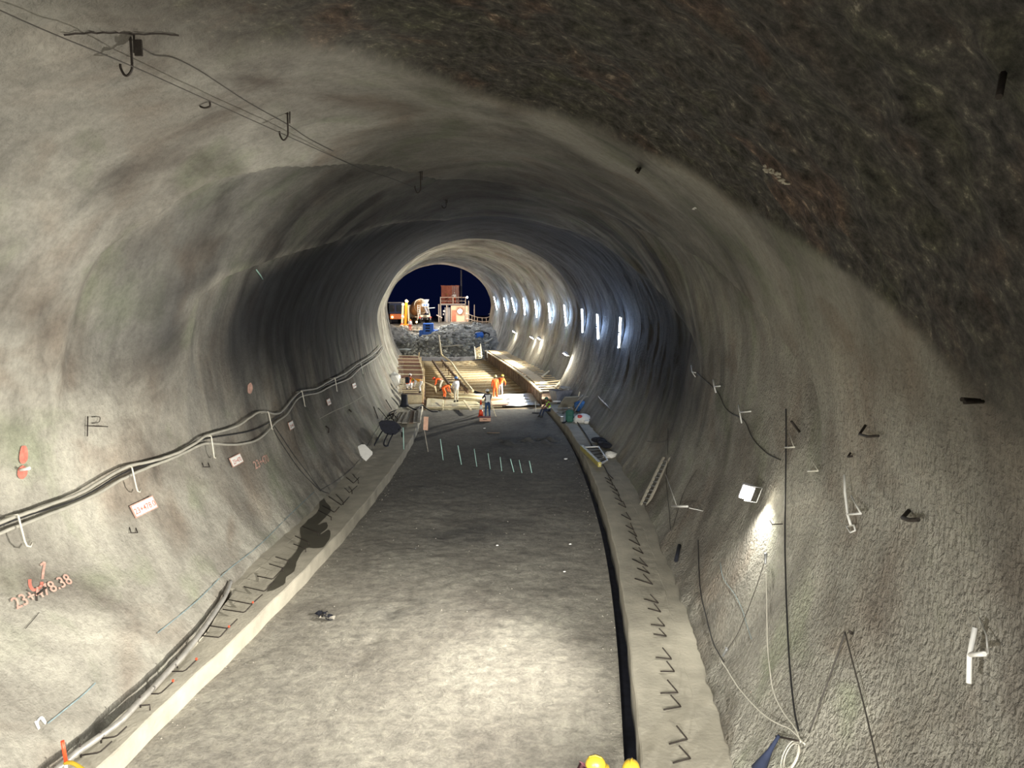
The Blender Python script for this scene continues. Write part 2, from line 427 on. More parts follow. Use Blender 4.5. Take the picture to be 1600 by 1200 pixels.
JD = yb([(-7, 4.5, 13.0), (-6.0, 8.2, 13.5), (-4.4, 9.6, 14.9), (-3.6, 10.1, 16.3), (-2.3, 10.7, 19.9), (-1.1, 11.1, 24.0), (2.1, 11, 26.0), (5, 9.5, 23.2), (6, 8, 18.4), (6.6, 6.6, 14.6), (6.8, 5.9, 13.1), (7, 4, 12.5)])  # shadow edge; the arch step and painted shade follow it
J2 = yb([(-7, 5, 19), (-6.3, 7.2, 18.5), (-6.1, 7.7, 19.5), (-5.3, 9.2, 25.5), (-2, 10.8, 35.8), (2.6, 10.7, 36.0), (6.1, 8.1, 30.0), (7.1, 6.1, 25.1), (7, 4, 22)])  # shadow edge farther in; the next step and darkest painted shade follow it
up_ = sstep(hR, 4.2, 6.5)[None, :]
off += up_ * (0.15 * sstep(Yg + w1*.3, JR - .15, JR + .25) * (1 - 0.6*sstep(Gg*0 + dR[None, :], 3, 6)) - 0.34 * sstep(Yg + w1*0.4, JD - 0.3, JD + 0.5))
off += up_ * (0.24 * sstep(Yg, JD + 2, J2 - 1.5) - 0.28 * sstep(Yg + w1*.4, J2 - .4, J2 + .6)) + 0.14 * sstep(Yg, 42, 51.0)
off += -0.42 * sstep(Yg, 52.0, 52.1)
far = sstep(Yg, 52.5, 54)
off += far * 0.13 * fbm(Yg * 1.5 + 0.3*fbm(Yg, Gg, 2, 7), Gg * 0.22, 3, 44) + far * 0.05 * fbm(Yg * 4, Gg * 0.8, 2, 61)
near = 1 - sstep(Yg + w1*.3, JR - .15, JR + .25)
off += near * top * 0.10 * fbm(Yg * 3, Gg * 3, 3, 71)
off += 0.03 * fbm(Yg * 2.2, Gg * 1.6, 3, 81)
low = 1 - sstep(hR, 0.4, 1.6)[None, :]
off += low * 0.08 * fbm(Yg * 3.0, Gg * 2.0, 3, 91)
foot = np.interp(Yg, [-16, 10, 13, 14.3, 16.5, 18], [.73, .73, .67, .55, .15, 0])    # the left wall foot closes in on the bench near the camera
D = dR[None, :] + nd[None, :] * off; HH = hR[None, :] + nh[None, :] * off
D += foot * (1 - sstep(hR, 0.3, 3.0))[None, :] * (dR < 0)[None, :]
HH[:, 0] = -0.5; HH[:, -1] = -0.5
S = SL(Yg); Nn = np.hypot(1, S)
PX = XC(Yg) + D / Nn; PY = Yg - D * S / Nn; PZ = HH
raw = np.clip(near * sstep(Gg*0 + hR[None, :], 5.6, 7.2) * (0.04 + 0.96 * sstep(-Gg + 0.5*girth[-1] + 1.2*lowf, -3.6, 1.2)), 0, 1)
# shade painted into the lining in the middle of the tunnel, mostly the crown
painted_shade = sstep(Yg + 2*lowf, J2 - 3, J2 + 4) * (1 - sstep(Yg, 52, 60)) * (0.12 + 0.88*sstep(Gg*0 + hR[None, :] + 1.5*(dR[None, :] > 0), 2.0, 6.5)) * 0.97
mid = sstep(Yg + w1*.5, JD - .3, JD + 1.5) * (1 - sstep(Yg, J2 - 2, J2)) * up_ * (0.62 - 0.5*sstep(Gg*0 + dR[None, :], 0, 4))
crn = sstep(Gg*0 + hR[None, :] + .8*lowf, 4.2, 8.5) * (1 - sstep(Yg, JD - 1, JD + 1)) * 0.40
painted_shade = np.clip(painted_shade + mid + crn, 0, 1)
streaky = sstep(Yg + 1.5*lowf, 14, 26) * (1 - sstep(Yg, 50, 53)) * sstep(np.abs(Gg - 0.5*girth[-1]), 2.0, 5.0) * (1 - .6*(1 - sstep(Gg*0 + hR[None, :], 2.0, 4.0)))
lump = (1 - sstep(Yg, 18, 30)) * sstep(Gg*0 + dR[None, :], 2, 5) * (1 - sstep(Gg*0 + hR[None, :], 5, 7.5)) + 0.15
def grid_mesh(name, X, Y, Z, mat, attrs=None, uvs=None, kind='structure', parent=None, flip=False):
    n, m = X.shape
    co = np.stack([X, Y, Z], -1).reshape(-1, 3)
    i = np.arange(n - 1)[:, None] * m + np.arange(m - 1)[None, :]
    q = np.stack([i, i + 1, i + m + 1, i + m], -1).reshape(-1, 4)
    if flip: q = q[:, ::-1]
    me = bpy.data.meshes.new(name)
    me.vertices.add(len(co)); me.vertices.foreach_set('co', co.ravel())
    me.loops.add(q.size); me.loops.foreach_set('vertex_index', q.ravel().astype(np.int32))
    me.polygons.add(len(q)); me.polygons.foreach_set('loop_start', (np.arange(len(q)) * 4).astype(np.int32))
    me.update(calc_edges=True); me.materials.append(mat); me.shade_smooth()
    for k, a in (attrs or {}).items():
        at = me.attributes.new(k, 'FLOAT', 'POINT'); at.data.foreach_set('value', a.ravel().astype(np.float32))
    if uvs is not None:
        u = me.uv_layers.new(name='lining'); uvv = np.stack([uvs[0].ravel(), uvs[1].ravel()], -1)[q.ravel()]
        u.data.foreach_set('uv', uvv.ravel().astype(np.float32))
    o = link(name, me, parent)
    if kind: o['kind'] = kind
    return o
i1 = int(np.searchsorted(ang, 0.62)); i2 = int(np.searchsorted(ang, PI - 0.62))
def lining(name, a, b):
    s = (slice(None), slice(a, b + 1))
    return grid_mesh(name, PX[s], PY[s], PZ[s], M['shot'], {'raw': (raw + 0*Yg)[s], 'painted_shade': (painted_shade + 0*Yg)[s], 'lump': (lump + 0*Yg)[s], 'streaky': (streaky + 0*Yg)[s]}, (Yg[s], Gg[s]))
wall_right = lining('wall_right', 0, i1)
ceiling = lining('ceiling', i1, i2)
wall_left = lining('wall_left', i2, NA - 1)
wall_right['label'] = 'curved grey sprayed concrete wall on the right with lamps and cables'
wall_left['label'] = 'curved pale sprayed concrete wall on the left with red spray marks'
ceiling['label'] = 'rough arched sprayed concrete tunnel crown, dark at upper right'
_co = np.stack([PX, PY, PZ], -1).reshape(-1, 3); _n, _mm = PX.shape
_i = np.arange(_n - 1)[:, None] * _mm + np.arange(_mm - 1)[None, :]
_q = np.stack([_i, _i + 1, _i + _mm + 1, _i + _mm], -1).reshape(-1, 4)
BVH = BVHTree.FromPolygons([Vector(c) for c in _co.tolist()], _q.tolist())
def W(x, y, off=0.03):
    """surveyed point on the lining seen at photo pixel x, y; off metres proud of it"""
    r = ray(x, y); loc, n, _, _ = BVH.ray_cast(EYE, r)
    if loc is None: return at_y(x, y, 100)
    if n.dot(r) > 0: n = -n
    return loc + n * off
def WN(x, y):
    r = ray(x, y); loc, n, _, _ = BVH.ray_cast(EYE, r)
    if n.dot(r) > 0: n = -n
    return loc, n
def wall_at(Y, h, right=True, off=0.03):
    o = fr(Y, 0, h); d = side(Y) * (1 if right else -1)
    loc, n, _, _ = BVH.ray_cast(o, d)
    return loc - d * off

# portal collar: the thickness of the lining where it ends
bm = B(); k = len(Ys) - 1
inner = [bm.verts.new((PX[k, j], PY[k, j], PZ[k, j])) for j in range(0, NA, 3)]
outer = []
for j in range(0, NA, 3):
    p = fr(Ys[k], dR[j] - nd[j]*0.6, max(hR[j] - nh[j]*0.6, -0.2)); outer.append(bm.verts.new(p))
for a in range(len(inner) - 1): bm.faces.new((inner[a], inner[a+1], outer[a+1], outer[a]))
o = obj('trim_3', bm, M['kerb']); tag(o, 'end face of the tunnel lining at the night opening', kind='structure')

# rear face of the drive, behind the photographer
bm = B(); vs_ = [bm.verts.new((PX[0, j], PY[0, j], PZ[0, j])) for j in range(0, NA, 4)]
bl = bm.verts.new(fr(-16, -5.35, 0)); br = bm.verts.new(fr(-16, 5.35, 0))
bm.faces.new(vs_ + [bl, br]); bmesh.ops.triangulate(bm, faces=bm.faces)
o = obj('wall_back', bm, M['shot']); tag(o, 'rock face closing the tunnel behind the camera', kind='structure')

# ------------------------------------------------------------------ slab
yS = np.concatenate([np.arange(-16, 8, 0.5), np.arange(8, 30, 0.09), np.arange(30, 47.4, 0.16)]); dS = np.linspace(-3.92, 3.90, 92)
Yf, Df = np.meshgrid(yS, dS, indexing='ij')
edge = 1 - sstep(np.abs(Df), 3.3, 3.88)
rough = sstep(Yf + 2*fbm(Yf*.4, Df*.4, 2, 3), 13, 15) * (1 - sstep(Yf, 33, 37))
Zf = edge * (0.03 * fbm(Yf*0.8, Df*0.8, 4, 101) + 0.022 * rough * fbm(Yf*2.5, Df*2.2, 3, 111)) + 0.02*edge*fbm(Yf*6, Df*5, 2, 131)
ridge = np.exp(-((Yf - 36.3 - 0.15*Df)/0.8)**2) * sstep(Df, -0.3, 1.2) * (1 - sstep(Df, 3.0, 3.6))
Zf += ridge * (0.09 + 0.34 * fbm(Yf*2.2, Df*2.2, 3, 151))
ruts = np.exp(-((Df + 1.35 + 0.35*np.sin(Yf*0.22))/0.22)**2) * (1 - sstep(Yf, 24, 28)) * sstep(Yf, 12, 14)
Zf -= 0.05 * ruts * (0.6 + fbm(Yf*3, Df*3, 2, 161))
mudp = np.exp(-(((Yf - 22.4)/1.1)**2 + ((Df + 0.1)/1.6)**2)) + 0.7*np.exp(-(((Yf - 16.5)/0.6)**2 + ((Df + 0.9)/0.9)**2))
mud = np.clip(sstep(Yf + 2.5*fbm(Yf*.35, Df*.5, 3, 171), 17, 28) * 0.85 + mudp * (0.5 + 0.9*fbm(Yf*2.5, Df*1.5, 3, 181)) + ridge*1.2, 0, 1.5)
Sf = SL(Yf); Nf = np.hypot(1, Sf)
floor = grid_mesh('floor', XC(Yf) + Df/Nf, Yf - Df*Sf/Nf, Zf, M['slab'], {'mud': mud}, flip=True)
floor['label'] = 'muddy grey concrete road slab with ruts and dark patches'
# invert beyond the slab end: a dished tan surface at the formwork, then bedding under the muck
yS = np.arange(47.0, 107, 0.6); dS = np.linspace(-6.2, 6.2, 42)
Yf, Df = np.meshgrid(yS, dS, indexing='ij')
Zi = -0.32 * (1 - (Df/5.6)**2) * sstep(Yf, 47, 52) - 0.02
Sf = SL(Yf); Nf = np.hypot(1, Sf)
inv = grid_mesh('floor', XC(Yf) + Df/Nf, Yf - Df*Sf/Nf, Zi, M['invert'], flip=True)
inv['label'] = 'tan dished tunnel invert under the reinforcement'
def zi(d): return -0.32 * (1 - (d/5.6)**2) - 0.02
# ------------------------------------------------------------------ benches beside the slab
KH = 0.38
def bench(name, s, label):
    bm = B(); ys = np.concatenate([np.arange(-16, 8, 1.0), np.arange(8, 47.6, 0.25)])
    rows = []
    for Y in ys:
        w = 0.012 * math.sin(Y * 1.7) + 0.01 * math.sin(Y * 4.1)
        pd = float(np.interp(Y, [-16, 10.3, 12.9, 14.3, 16.5], [4.40, 4.42, 4.46, 4.66, 5.1])) if s < 0 else 5.1
        tr = 1.0 if (s < 0 and Y < 16.3) else 0.0          # open trench between bench and left wall near the camera
        prof = [(3.9, -0.05 if s < 0 else -.32), (3.9, KH - 0.02), (3.93, KH), (4.3, KH), (min(4.75, pd - .03), KH - 0.01), (pd + .02*math.sin(Y*3), KH), (pd + .01 + .02*math.sin(Y*3) , KH - .62*tr), (5.50, KH - .62*tr), (5.54 + .2*(1-tr), KH + 0.05 - .5*tr)]
        rows.append([bm.verts.new(fr(Y, s * (d + (.22 if s > 0 and k < 4 else 0) + (w if k < 4 else 0)), h + (random.uniform(-.008, .008) if 3 < k < 6 else 0) + (random.uniform(0, .05) if k == 8 else 0))) for k, (d, h) in enumerate(prof)])
    for a, b in zip(rows, rows[1:]):
        for k in range(len(a) - 1):
            f = (a[k], a[k+1], b[k+1], b[k]); bm.faces.new(f[::-1] if s > 0 else f)
    bm.faces.new(rows[-1])
    o = obj(name, bm, M['kerb']); tag(o, label, kind='structure'); return o
trim_1 = bench('trim_1', -1, 'pale concrete kerb and bench along the left wall')
trim_2 = bench('trim_2', 1, 'pale concrete kerb and bench along the right wall')
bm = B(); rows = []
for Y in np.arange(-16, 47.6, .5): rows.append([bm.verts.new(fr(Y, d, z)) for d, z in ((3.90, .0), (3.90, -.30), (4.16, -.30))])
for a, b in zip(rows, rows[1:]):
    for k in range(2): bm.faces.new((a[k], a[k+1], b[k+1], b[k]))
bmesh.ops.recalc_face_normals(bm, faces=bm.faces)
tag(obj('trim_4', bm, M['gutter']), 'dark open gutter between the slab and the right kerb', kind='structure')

# ------------------------------------------------------------------ ground outside the portal and muck ramp inside
yS = np.concatenate([np.arange(85.5, 108, 0.28), np.arange(108, 150, 1.6)]); uS = np.linspace(-1, 1, 90)
Yf, Uf = np.meshgrid(yS, uS, indexing='ij')
wid = np.where(Yf < 105.4, 7.3, 7.3 + (Yf - 105.4) * 0.9)
Df = Uf * wid
ramp = -0.3 + 2.0 * sstep(Yf, 86.0, 92.5) + 1.35 * sstep(Yf, 92, 104) 
ramp += 0.1 * sstep(Df, -1, 4) * sstep(Yf, 92, 100) - 1.5 * np.exp(-((Df + 2.6)/2.6)**2) * sstep(Yf, 91, 96) * (1-sstep(Yf,104,108))
rr = (1 - sstep(Yf, 104, 110)) * sstep(Yf, 86, 87.5)
Zf = ramp + rr * (0.55 * fbm(Yf*0.55, Df*0.55, 3, 201) + 0.35 * np.abs(fbm(Yf*2.0, Df*2.0, 3, 211))) + 0.08*fbm(Yf*.8, Df*.8, 2, 221)
Sf = SL(Yf); Nf = np.hypot(1, Sf)
GZX = XC(Yf) + Df/Nf; GZY = Yf - Df*Sf/Nf
muck = grid_mesh('floor', GZX, GZY, Zf, M['rubble'], flip=True)
muck['label'] = 'sloping heap of dark broken rock below the tunnel mouth'
_gi = np.arange(len(yS) - 1)[:, None] * 90 + np.arange(89)[None, :]
_gq = np.stack([_gi, _gi + 1, _gi + 91, _gi + 90], -1).reshape(-1, 4)
GB = BVHTree.FromPolygons([Vector(c) for c in np.stack([GZX, GZY, Zf], -1).reshape(-1, 3).tolist()], _gq.tolist())
def G(x, y):
    """point on the muck heap at photo pixel"""
    loc, n, _, _ = GB.ray_cast(EYE, ray(x, y)); return loc
def GD(X, Y):
    loc, n, _, _ = GB.ray_cast(Vector((X, Y, 30)), Vector((0, 0, -1))); return loc
# ------------------------------------------------------------------ lamps in view
TUBES = [((971.7,495),(973.7,545.8)), ((934,490),(942,532.5)), ((911,481.7),(916,521.6)), ((883.4,475.5),(889,510.6)), ((859.5,473),(863,505)),
         ((838,469),(841.7,497)), ((819.8,465),(822.5,492.7)), ((801.4,464.5),(807,488.7)), ((789,464.5),(793.6,487)), ((773.7,463),(778.4,484.8))]
ORD = ['nearest', 'second', 'third', 'fourth', 'fifth', 'sixth', 'seventh', 'eighth', 'ninth', 'tenth and farthest']
for i, (a, b) in enumerate(TUBES):
    pa, pb = W(*a, 0.10), W(*b, 0.10)
    mid = (pa + pb) / 2; pa.y = pb.y = mid.y
    L, n = WN((a[0]+b[0])/2, (a[1]+b[1])/2)
    t = thing('tube_light', mid, 0, 'glowing white tube light, %s of the row along the right wall' % ORD[i], 'lamp', 'tube lights in a row on the right wall')
    bm = B(); beam(bm, pa, pb, 0.16, 0.05, up=n); obj('housing', bm, M['white'], t)
    m_ = pa.lerp(pb, 0.5)
    for q0, q1 in ((pa, pa.lerp(pb, 0.47)), (pa.lerp(pb, 0.53), pb)):
        bm = B(); tube(bm, [q0 + n*0.07, q1 + n*0.07], 0.045, 8); obj('glow_tube', bm, M['lampc'], t)
    for q in (pa, pb):
        bm = B(); box(bm, q + n*0.05, (0.1, 0.1, 0.08)); obj('end_cap', bm, M['steel'], t)
    lamp('POINT', 'tube_glow', mid + n * 0.22, mid, 150, COOL, 0.12)

def flood_fixture(pos, n, down, label, glassmat, sc=1.0):
    """small flood lamp: finned housing, glass, yoke; n = away from the wall, down = aim"""
    t = thing('flood_lamp', pos, 0, label, 'lamp')
    d = down.normalized(); x = d.cross(n).normalized(); y = x.cross(d)
    R = Matrix((x, y, d)).transposed()
    bm = B(); box(bm, pos - d*0.06*sc, (0.36*sc, 0.26*sc, 0.08*sc), R, bev=0.015)
    for k in range(5): box(bm, pos - d*0.12*sc + x*(k-2)*0.06*sc, (0.012*sc, 0.22*sc, 0.05*sc), R)
    obj('housing', bm, M['greypaint'], t)
    bm = B(); box(bm, pos - d*0.012*sc, (0.32*sc, 0.22*sc, 0.02*sc), R); obj('glass', bm, glassmat, t)
    bm = B(); tube(bm, [pos + x*0.2*sc, pos + x*0.2*sc - n*0.25*sc, pos - x*0.2*sc - n*0.25*sc, pos - x*0.2*sc], 0.012*sc, 5); obj('yoke', bm, M['steel'], t)
    return t
FL = [((893, 557), 'dark flood lamp at the brightest splash on the right wall', 1500, 0.5),
      ((836.6, 529.5), 'dark flood lamp second nearest above the formwork on the right wall', 700, 0.4),
      ((848, 531), 'flood lamp just nearer than the second splash on the right wall', 1000, 0.4),
      ((808, 520), 'farthest small flood lamp low on the right wall by the muck', 700, 0.4)]
for (x, y), lb, wt, of in FL:
    L, n = WN(x, y); pos = L + n * of
    aim = fr(pos.y - 1.0, -4.5, 0.3) if x != 808 else fr(pos.y + 3, -4, 1)
    aim2 = (fr(pos.y - 2, -6.5, 1.2) - pos).normalized()
    flood_fixture(pos, n, aim2 + Vector((0, 0, -1.2)), lb, M['lampw'], 1.3)
    lamp('SPOT', 'flood_beam', pos + aim2.normalized()*0.06, pos + aim2, wt * 7.5, (1.0, 0.95, 0.80), 0.12, math.radians(130), 0.9)
    lamp('POINT', 'flood_spill', pos + Vector((0, 0, -0.35)) + n*0.0, pos, wt*0.13, (1.0, 0.95, 0.8), 0.1)
# added unseen board at the left fill lamp: it cuts the beam above lamp height
bm = B(); box(bm, (-5.85, -2.25, 5.62), (2.6, .05, 1.2), math.radians(-41) ); single('light_blocker', bm, M['wooddk'], 'added unseen dark board shading the fill lamp behind the camera', 'board')
# near wall flood, seen glowing on the right wall
L, n = WN(1200, 776); pos = L + n * 0.42
t = flood_fixture(pos, n, Vector((-0.35, -0.9, -0.45)), 'lit flood lamp glaring on the near right wall above two white cables', M['lampw'], 1.0)
lamp('SPOT', 'wall_flood_beam', pos + Vector((-0.10, -0.10, -0.03)), fr(11.5, -7.0, 3.4), 9800, WARM, 0.10, math.radians(108), 1.0)
lamp('SPOT', 'wall_flood_spill', pos + Vector((-0.02, -0.03, -0.06)), pos + Vector((0.1, -0.35, -1.0)), 260, (1.0, 0.96, 0.84), 0.07, math.radians(130), 0.8)
# ------------------------------------------------------------------ things fixed to the walls
def wpath(px, off=0.05, n=5):
    """photo pixels surveyed onto the lining, joined smoothly"""
    P = []
    q = smooth_path([Vector((x, y, 0)) for x, y in px], n)
    for p in q:
        P.append(W(p.x, p.y, off))
    return P
def wtube(name, px, r, mat, label, cat, off=0.05, group=None, n=6, dens=5):
    bm = B(); tube(bm, wpath(px, off, dens), r, n); return single(name, bm, mat, label, cat, group)
# two hoses
up = [(-60,838),(0,813),(15,808),(57,793),(100,779),(140,757),(187,731),(222,723),(259,712),(290,696),(314,681),(360,668),(380,655),(397,645),(424,649),(437,639),(459,615),(487,608),(510,595),(532,585),(555,568),(577,555),(592,540)]
lo = [(-60,858),(0,831),(25,822),(60,808),(95,795),(140,775),(187,748),(220,733),(259,718),(285,706),(314,694),(349,697),(375,695),(401,686),(424,662),(442,649),(461,623),(491,615),(514,603),(540,593),(559,576),(585,559),(596,544)]
md = [(-60,845),(0,820),(25,811),(60,799),(100,787),(140,768),(187,740),(220,728),(259,714),(290,699),(314,687),(358,680),(395,672),(430,652),(445,636),(462,619),(489,612),(512,599),(536,589),(557,572),(581,557),(594,542)]
wtube('air_hose', up, 0.036, M['hose'], 'upper grey service hose sagging along the left wall', 'hose', 0.20)
wtube('air_hose', lo, 0.036, M['hose'], 'lower grey service hose sagging along the left wall', 'hose', 0.14)
wtube('service_cable', md, 0.018, M['blackcab'], 'dark cable running between the two hoses on the left wall', 'cable', 0.09)
# white J brackets that carry them
for k, (x, y, Lp) in enumerate([(7, 808, .62), (189, 732, .6), (315, 683, .62), (407, 646, .6), (461, 613, .6), (514, 592, .6), (556, 568, .6)]):
    p, n = WN(x, y); tdir = tangent(p.y)
    bm = B(); q = p + n*0.02; dn = (Vector((0, 0, -1)) - n * Vector((0, 0, -1)).dot(n)).normalized()
    pts = [q, q + n*0.24, q + n*0.24 + dn*0.05, q + n*0.23 + dn*(Lp-.14), q + n*0.20 + dn*(Lp-.04) + tdir*0.05, q + n*0.20 + dn*Lp + tdir*0.12, q + n*0.18 + dn*(Lp-.05) + tdir*0.20]
    tube(bm, pts, 0.017, 6)
    single('hose_bracket', bm, M['whitecab'], 'white hooked hose bracket on the left wall, %s from the camera' % ['first', 'second', 'third', 'fourth', 'fifth', 'sixth', 'seventh'][k], 'bracket', 'hose brackets on the left wall')
# thin leads hanging down from the hoses to the bench
wtube('drop_cable', [(425,664),(428,675),(445,703),(470,738),(500,768)], 0.012, M['blackcab'], 'black lead hanging from the hoses down the left wall, left strand', 'cable', 0.03)
wtube('drop_cable', [(425,662),(437,680),(455,707),(478,738),(500,766),(513,771)], 0.012, M['blackcab'], 'black lead hanging from the hoses and running on along the wall foot', 'cable', 0.03)
wtube('drop_cable', [(455,630),(456,660),(462,690),(473,715),(487,745),(500,765)], 0.008, M['wire'], 'thin wire hanging behind the white plate down the left wall', 'wire', 0.02)
wtube('drop_cable', [(500,766),(530,748),(560,720),(577,690),(592,665),(600,645)], 0.010, M['blackcab'], 'thin black cable curving up the left wall behind the white board', 'cable', 0.03)
# small fixings
def ubar(pts, off, r, label, name='wall_staple', mat='rebar', cat='bar', group=None):
    bm = B(); P = []
    for i, (x, y) in enumerate(pts): P.append(W(x, y, off if 0 < i < len(pts)-1 else (0.0 if len(pts) > 3 else off)))
    tube(bm, P, r, 5); return single(name, bm, M[mat], label, cat, group)
ubar([(202,824),(202,834),(212,834),(212,825)], 0.05, 0.012, 'small dark staple in the left wall below the nearest number plate')
ubar([(315.5,723),(315.5,730.5),(325,730.5),(325,723)], 0.05, 0.012, 'small dark staple in the left wall below the third bracket')
bm = B(); tube(bm, [W(134,651,.05), W(133,682,.05)], .012, 5); tube(bm, [W(132,666,.06), W(160,667.5,.12)], .010, 5)
tube(bm, smooth_path([W(140,652,.05), W(152,652,.05), W(150,660,.06), W(140,662,.05)]), .007, 5)
single('anchor_bar', bm, M['rebar'], 'thin dark wire cross tied to the left wall above the hoses', 'bar')
bm = B(); tube(bm, [W(57,939,0), W(56.5,930,.0) , W(56.5,930,.0)+WN(56,930)[1]*0.25], .022, 6)
o = single('bolt_end', bm, M['rebar'], 'dark bolt end amid the red numbers on the left wall', 'bolt')
bm = B(); tube(bm, [W(30,735,0), W(30,735,.22)], .03, 6); single('bolt_end', bm, M['white'], 'pale bolt end in the red spot on the left wall', 'bolt')
bm = B(); tube(bm, [W(508,666,.02), W(510,671,.10), W(512,677,.04)], .03, 6); single('bolt_end', bm, M['rebar'], 'dark bar stub low on the left wall beyond the plates', 'bolt')
bm = B(); tube(bm, [W(545,640,.02), W(546,645,.10)], .03, 6); single('bolt_end', bm, M['rebar'], 'dark bar stub by the chalk line far along the left wall', 'bolt')
bm = B(); a = W(398,420,.02); tube(bm, [W(408,435,.06), W(403,427.5,.08), W(398,420,.06)], .02, 6); single('teal_wall_rod', bm, M['teal'], 'short pale green rod lying flat high on the left wall', 'rod')  # teal streak modelled as a short rod

# ---- writing
def text_bm(s, size, depth=0.0):
    c = bpy.data.curves.new('t', 'FONT'); c.body = s; c.size = size; c.extrude = depth; c.resolution_u = 3
    c.align_x = 'CENTER'; c.align_y = 'CENTER'; c.offset = size * 0.012
    o = bpy.data.objects.new('t', c); COL.objects.link(o)
    bpy.context.view_layer.update()
    dg = bpy.context.evaluated_depsgraph_get(); me = bpy.data.meshes.new_from_object(o.evaluated_get(dg))
    bm = B(); bm.from_mesh(me); bpy.data.objects.remove(o); bpy.data.meshes.remove(me)
    return bm
def wall_frame(x, y, ang=0.0):
    p, n = WN(x, y); u = tangent(p.y); u = (u - n*u.dot(n)).normalized()
    # read from inside the tunnel: on the left wall letters run away from the camera
    v = n.cross(u).normalized()
    if v.z < 0: v = -v
    if u.cross(v).dot(n) < 0: u = -u
    c, s = math.cos(ang), math.sin(ang)
    return p, n, u*c + v*s, v*c - u*s
def paint_text(s, x, y, size, mat, off=0.03, ang=0.0, skew=1.0, parent=None, name='painted_number', label=None):
    p, n, u, v = wall_frame(x, y, ang)
    bm = text_bm(s, size)
    for k in range(2): bmesh.ops.triangulate(bm, faces=bm.faces)
    for w in bm.verts:
        q = p + u * w.co.x * skew + v * w.co.y
        loc, nn, _, _ = BVH.ray_cast(q + n*1.0, -n)
        w.co = (loc if loc else q) + n * off
    o = obj(name, bm, mat, parent); 
    if label: o['label'] = label
    return o
def plate(x, y, w, h, s, tsize, label, border=M['palered'], ang=0.0):
    p, n, u, v = wall_frame(x, y, ang)
    p = p + n * 0.05
    R = Matrix((u, v, n)).transposed()
    t = thing('number_plate', p, 0, label, 'sign')
    bm = B(); box(bm, p, (w, h, 0.015), R); obj('plate_edge', bm, border, t)
    bm = B(); box(bm, p + n*0.008, (w*0.90, h*0.84, 0.012), R); obj('plate_face', bm, M['white'], t)
    bm = text_bm(s, tsize)
    bm.transform(Matrix.Translation(p + n*0.0165 - v*h*0.08) @ R.to_4x4()); obj('number', bm, M['redpaint'], t)
    return t
plate(222.5, 793, 0.78, 0.30, '23+478.0', 0.185, 'nearest white number plate with red digits low on the left wall')
plate(367, 720, 0.74, 0.28, '23+470', 0.18, 'second nearest white number plate with faded digits on the left wall')
plate(453, 665, 0.60, 0.28, '23+460', 0.15, 'third white number plate on the left wall below the hoses')
plate(512, 628.5, 0.55, 0.26, '23+450', 0.14, 'fourth small white plate on the left wall')
plate(552, 603, 0.55, 0.26, '23+440', 0.14, 'farthest tiny white plate on the left wall')
paint_text('23+478.38', 66, 925, 0.30, M['palered'], ang=math.radians(-3), parent=wall_left)
def blotch(pts, mat, name, off=0.022, parent=None, label=None, n=5):
    """flat patch of paint on the lining: a closed outline surveyed from photo pixels"""
    q = smooth_path([Vector((x, y, 0)) for x, y in pts] + [Vector((*pts[0], 0))], n)[:-1]
    c = sum(q, Vector()) / len(q)
    bm = B(); rings = []
    for s in (1.0, 0.66, 0.33):
        rings.append([bm.verts.new(W(c.x + (p.x-c.x)*s, c.y + (p.y-c.y)*s, off)) for p in q])
    cv = bm.verts.new(W(c.x, c.y, off)); m = len(q)
    for a, b in zip(rings, rings[1:]):
        for k in range(m): bm.faces.new((a[k], a[(k+1) % m], b[(k+1) % m], b[k]))
    for k in range(m): bm.faces.new((rings[-1][k], rings[-1][(k+1) % m], cv))
    o = obj(name, bm, mat, parent)
    if label: o['label'] = label
    return o
def stroke(px, w, mat, name, parent, off=0.024, n=4):
    P = wpath(px, off, n); bm = B(); prev = None
    for i, p in enumerate(P):
        d = (P[min(i+1, len(P)-1)] - P[max(i-1, 0)]).normalized(); nn = (p - EYE).normalized(); x = d.cross(nn).normalized() * w / 2
        a, b = bm.verts.new(p + x), bm.verts.new(p - x)
        if prev: bm.faces.new((prev[0], prev[1], b, a))
        prev = (a, b)
    return obj(name, bm, mat, parent)
blotch([(32,697),(39,697),(42,707),(41,719),(35,725),(29,721),(29,708)], M['redpaint'], 'spray_spot', parent=wall_left)
blotch([(34,727),(41,733),(40,743),(33,749),(26,744),(27,733)], M['redpaint'], 'spray_spot', parent=wall_left)
stroke([(45,906),(46,917),(52,923),(62,918),(64,910)], 0.05, M['redpaint'], 'spray_arc', wall_left)
stroke([(62,884),(68,880),(66,895),(65,906)], 0.04, M['palered'], 'spray_arc', wall_left)
blotch([(386,602),(391,598),(394,606),(391,615),(386,613)], M['palered'], 'spray_spot', parent=wall_left)
paint_text('23+470', 408, 722, 0.34, M['palered'], parent=wall_left)
stroke([(245,990),(295,950),(325,922),(355,892),(405,852),(450,807),(490,769)], 0.02, M['bluechalk'], 'chalk_line', wall_left)
stroke([(73,1132),(98,1112),(125,1090),(148,1068)], 0.02, M['bluechalk'], 'chalk_line', wall_left)
stroke([(38,984),(50,970),(60,958)], 0.012, M['wire'], 'chalk_line', wall_left)
stroke([(498,655),(520,643),(545,632),(570,617)], 0.03, M['kerb'], 'chalk_line', wall_left)
stroke([(54,1128),(60,1141),(57,1130),(64,1122),(70,1132),(62,1122)], 0.03, M['white'], 'chalk_mark', wall_left)
stroke([(1127,880),(1132,905),(1150,930),(1162,955),(1168,975),(1176,1000)], 0.010, M['bluechalk'], 'chalk_line', wall_right)

stroke([(98,53),(140,49),(180,48),(215,51),(250,50),(278,53)], 0.022, M['rebar'], 'lining_crack', ceiling, 0.03)
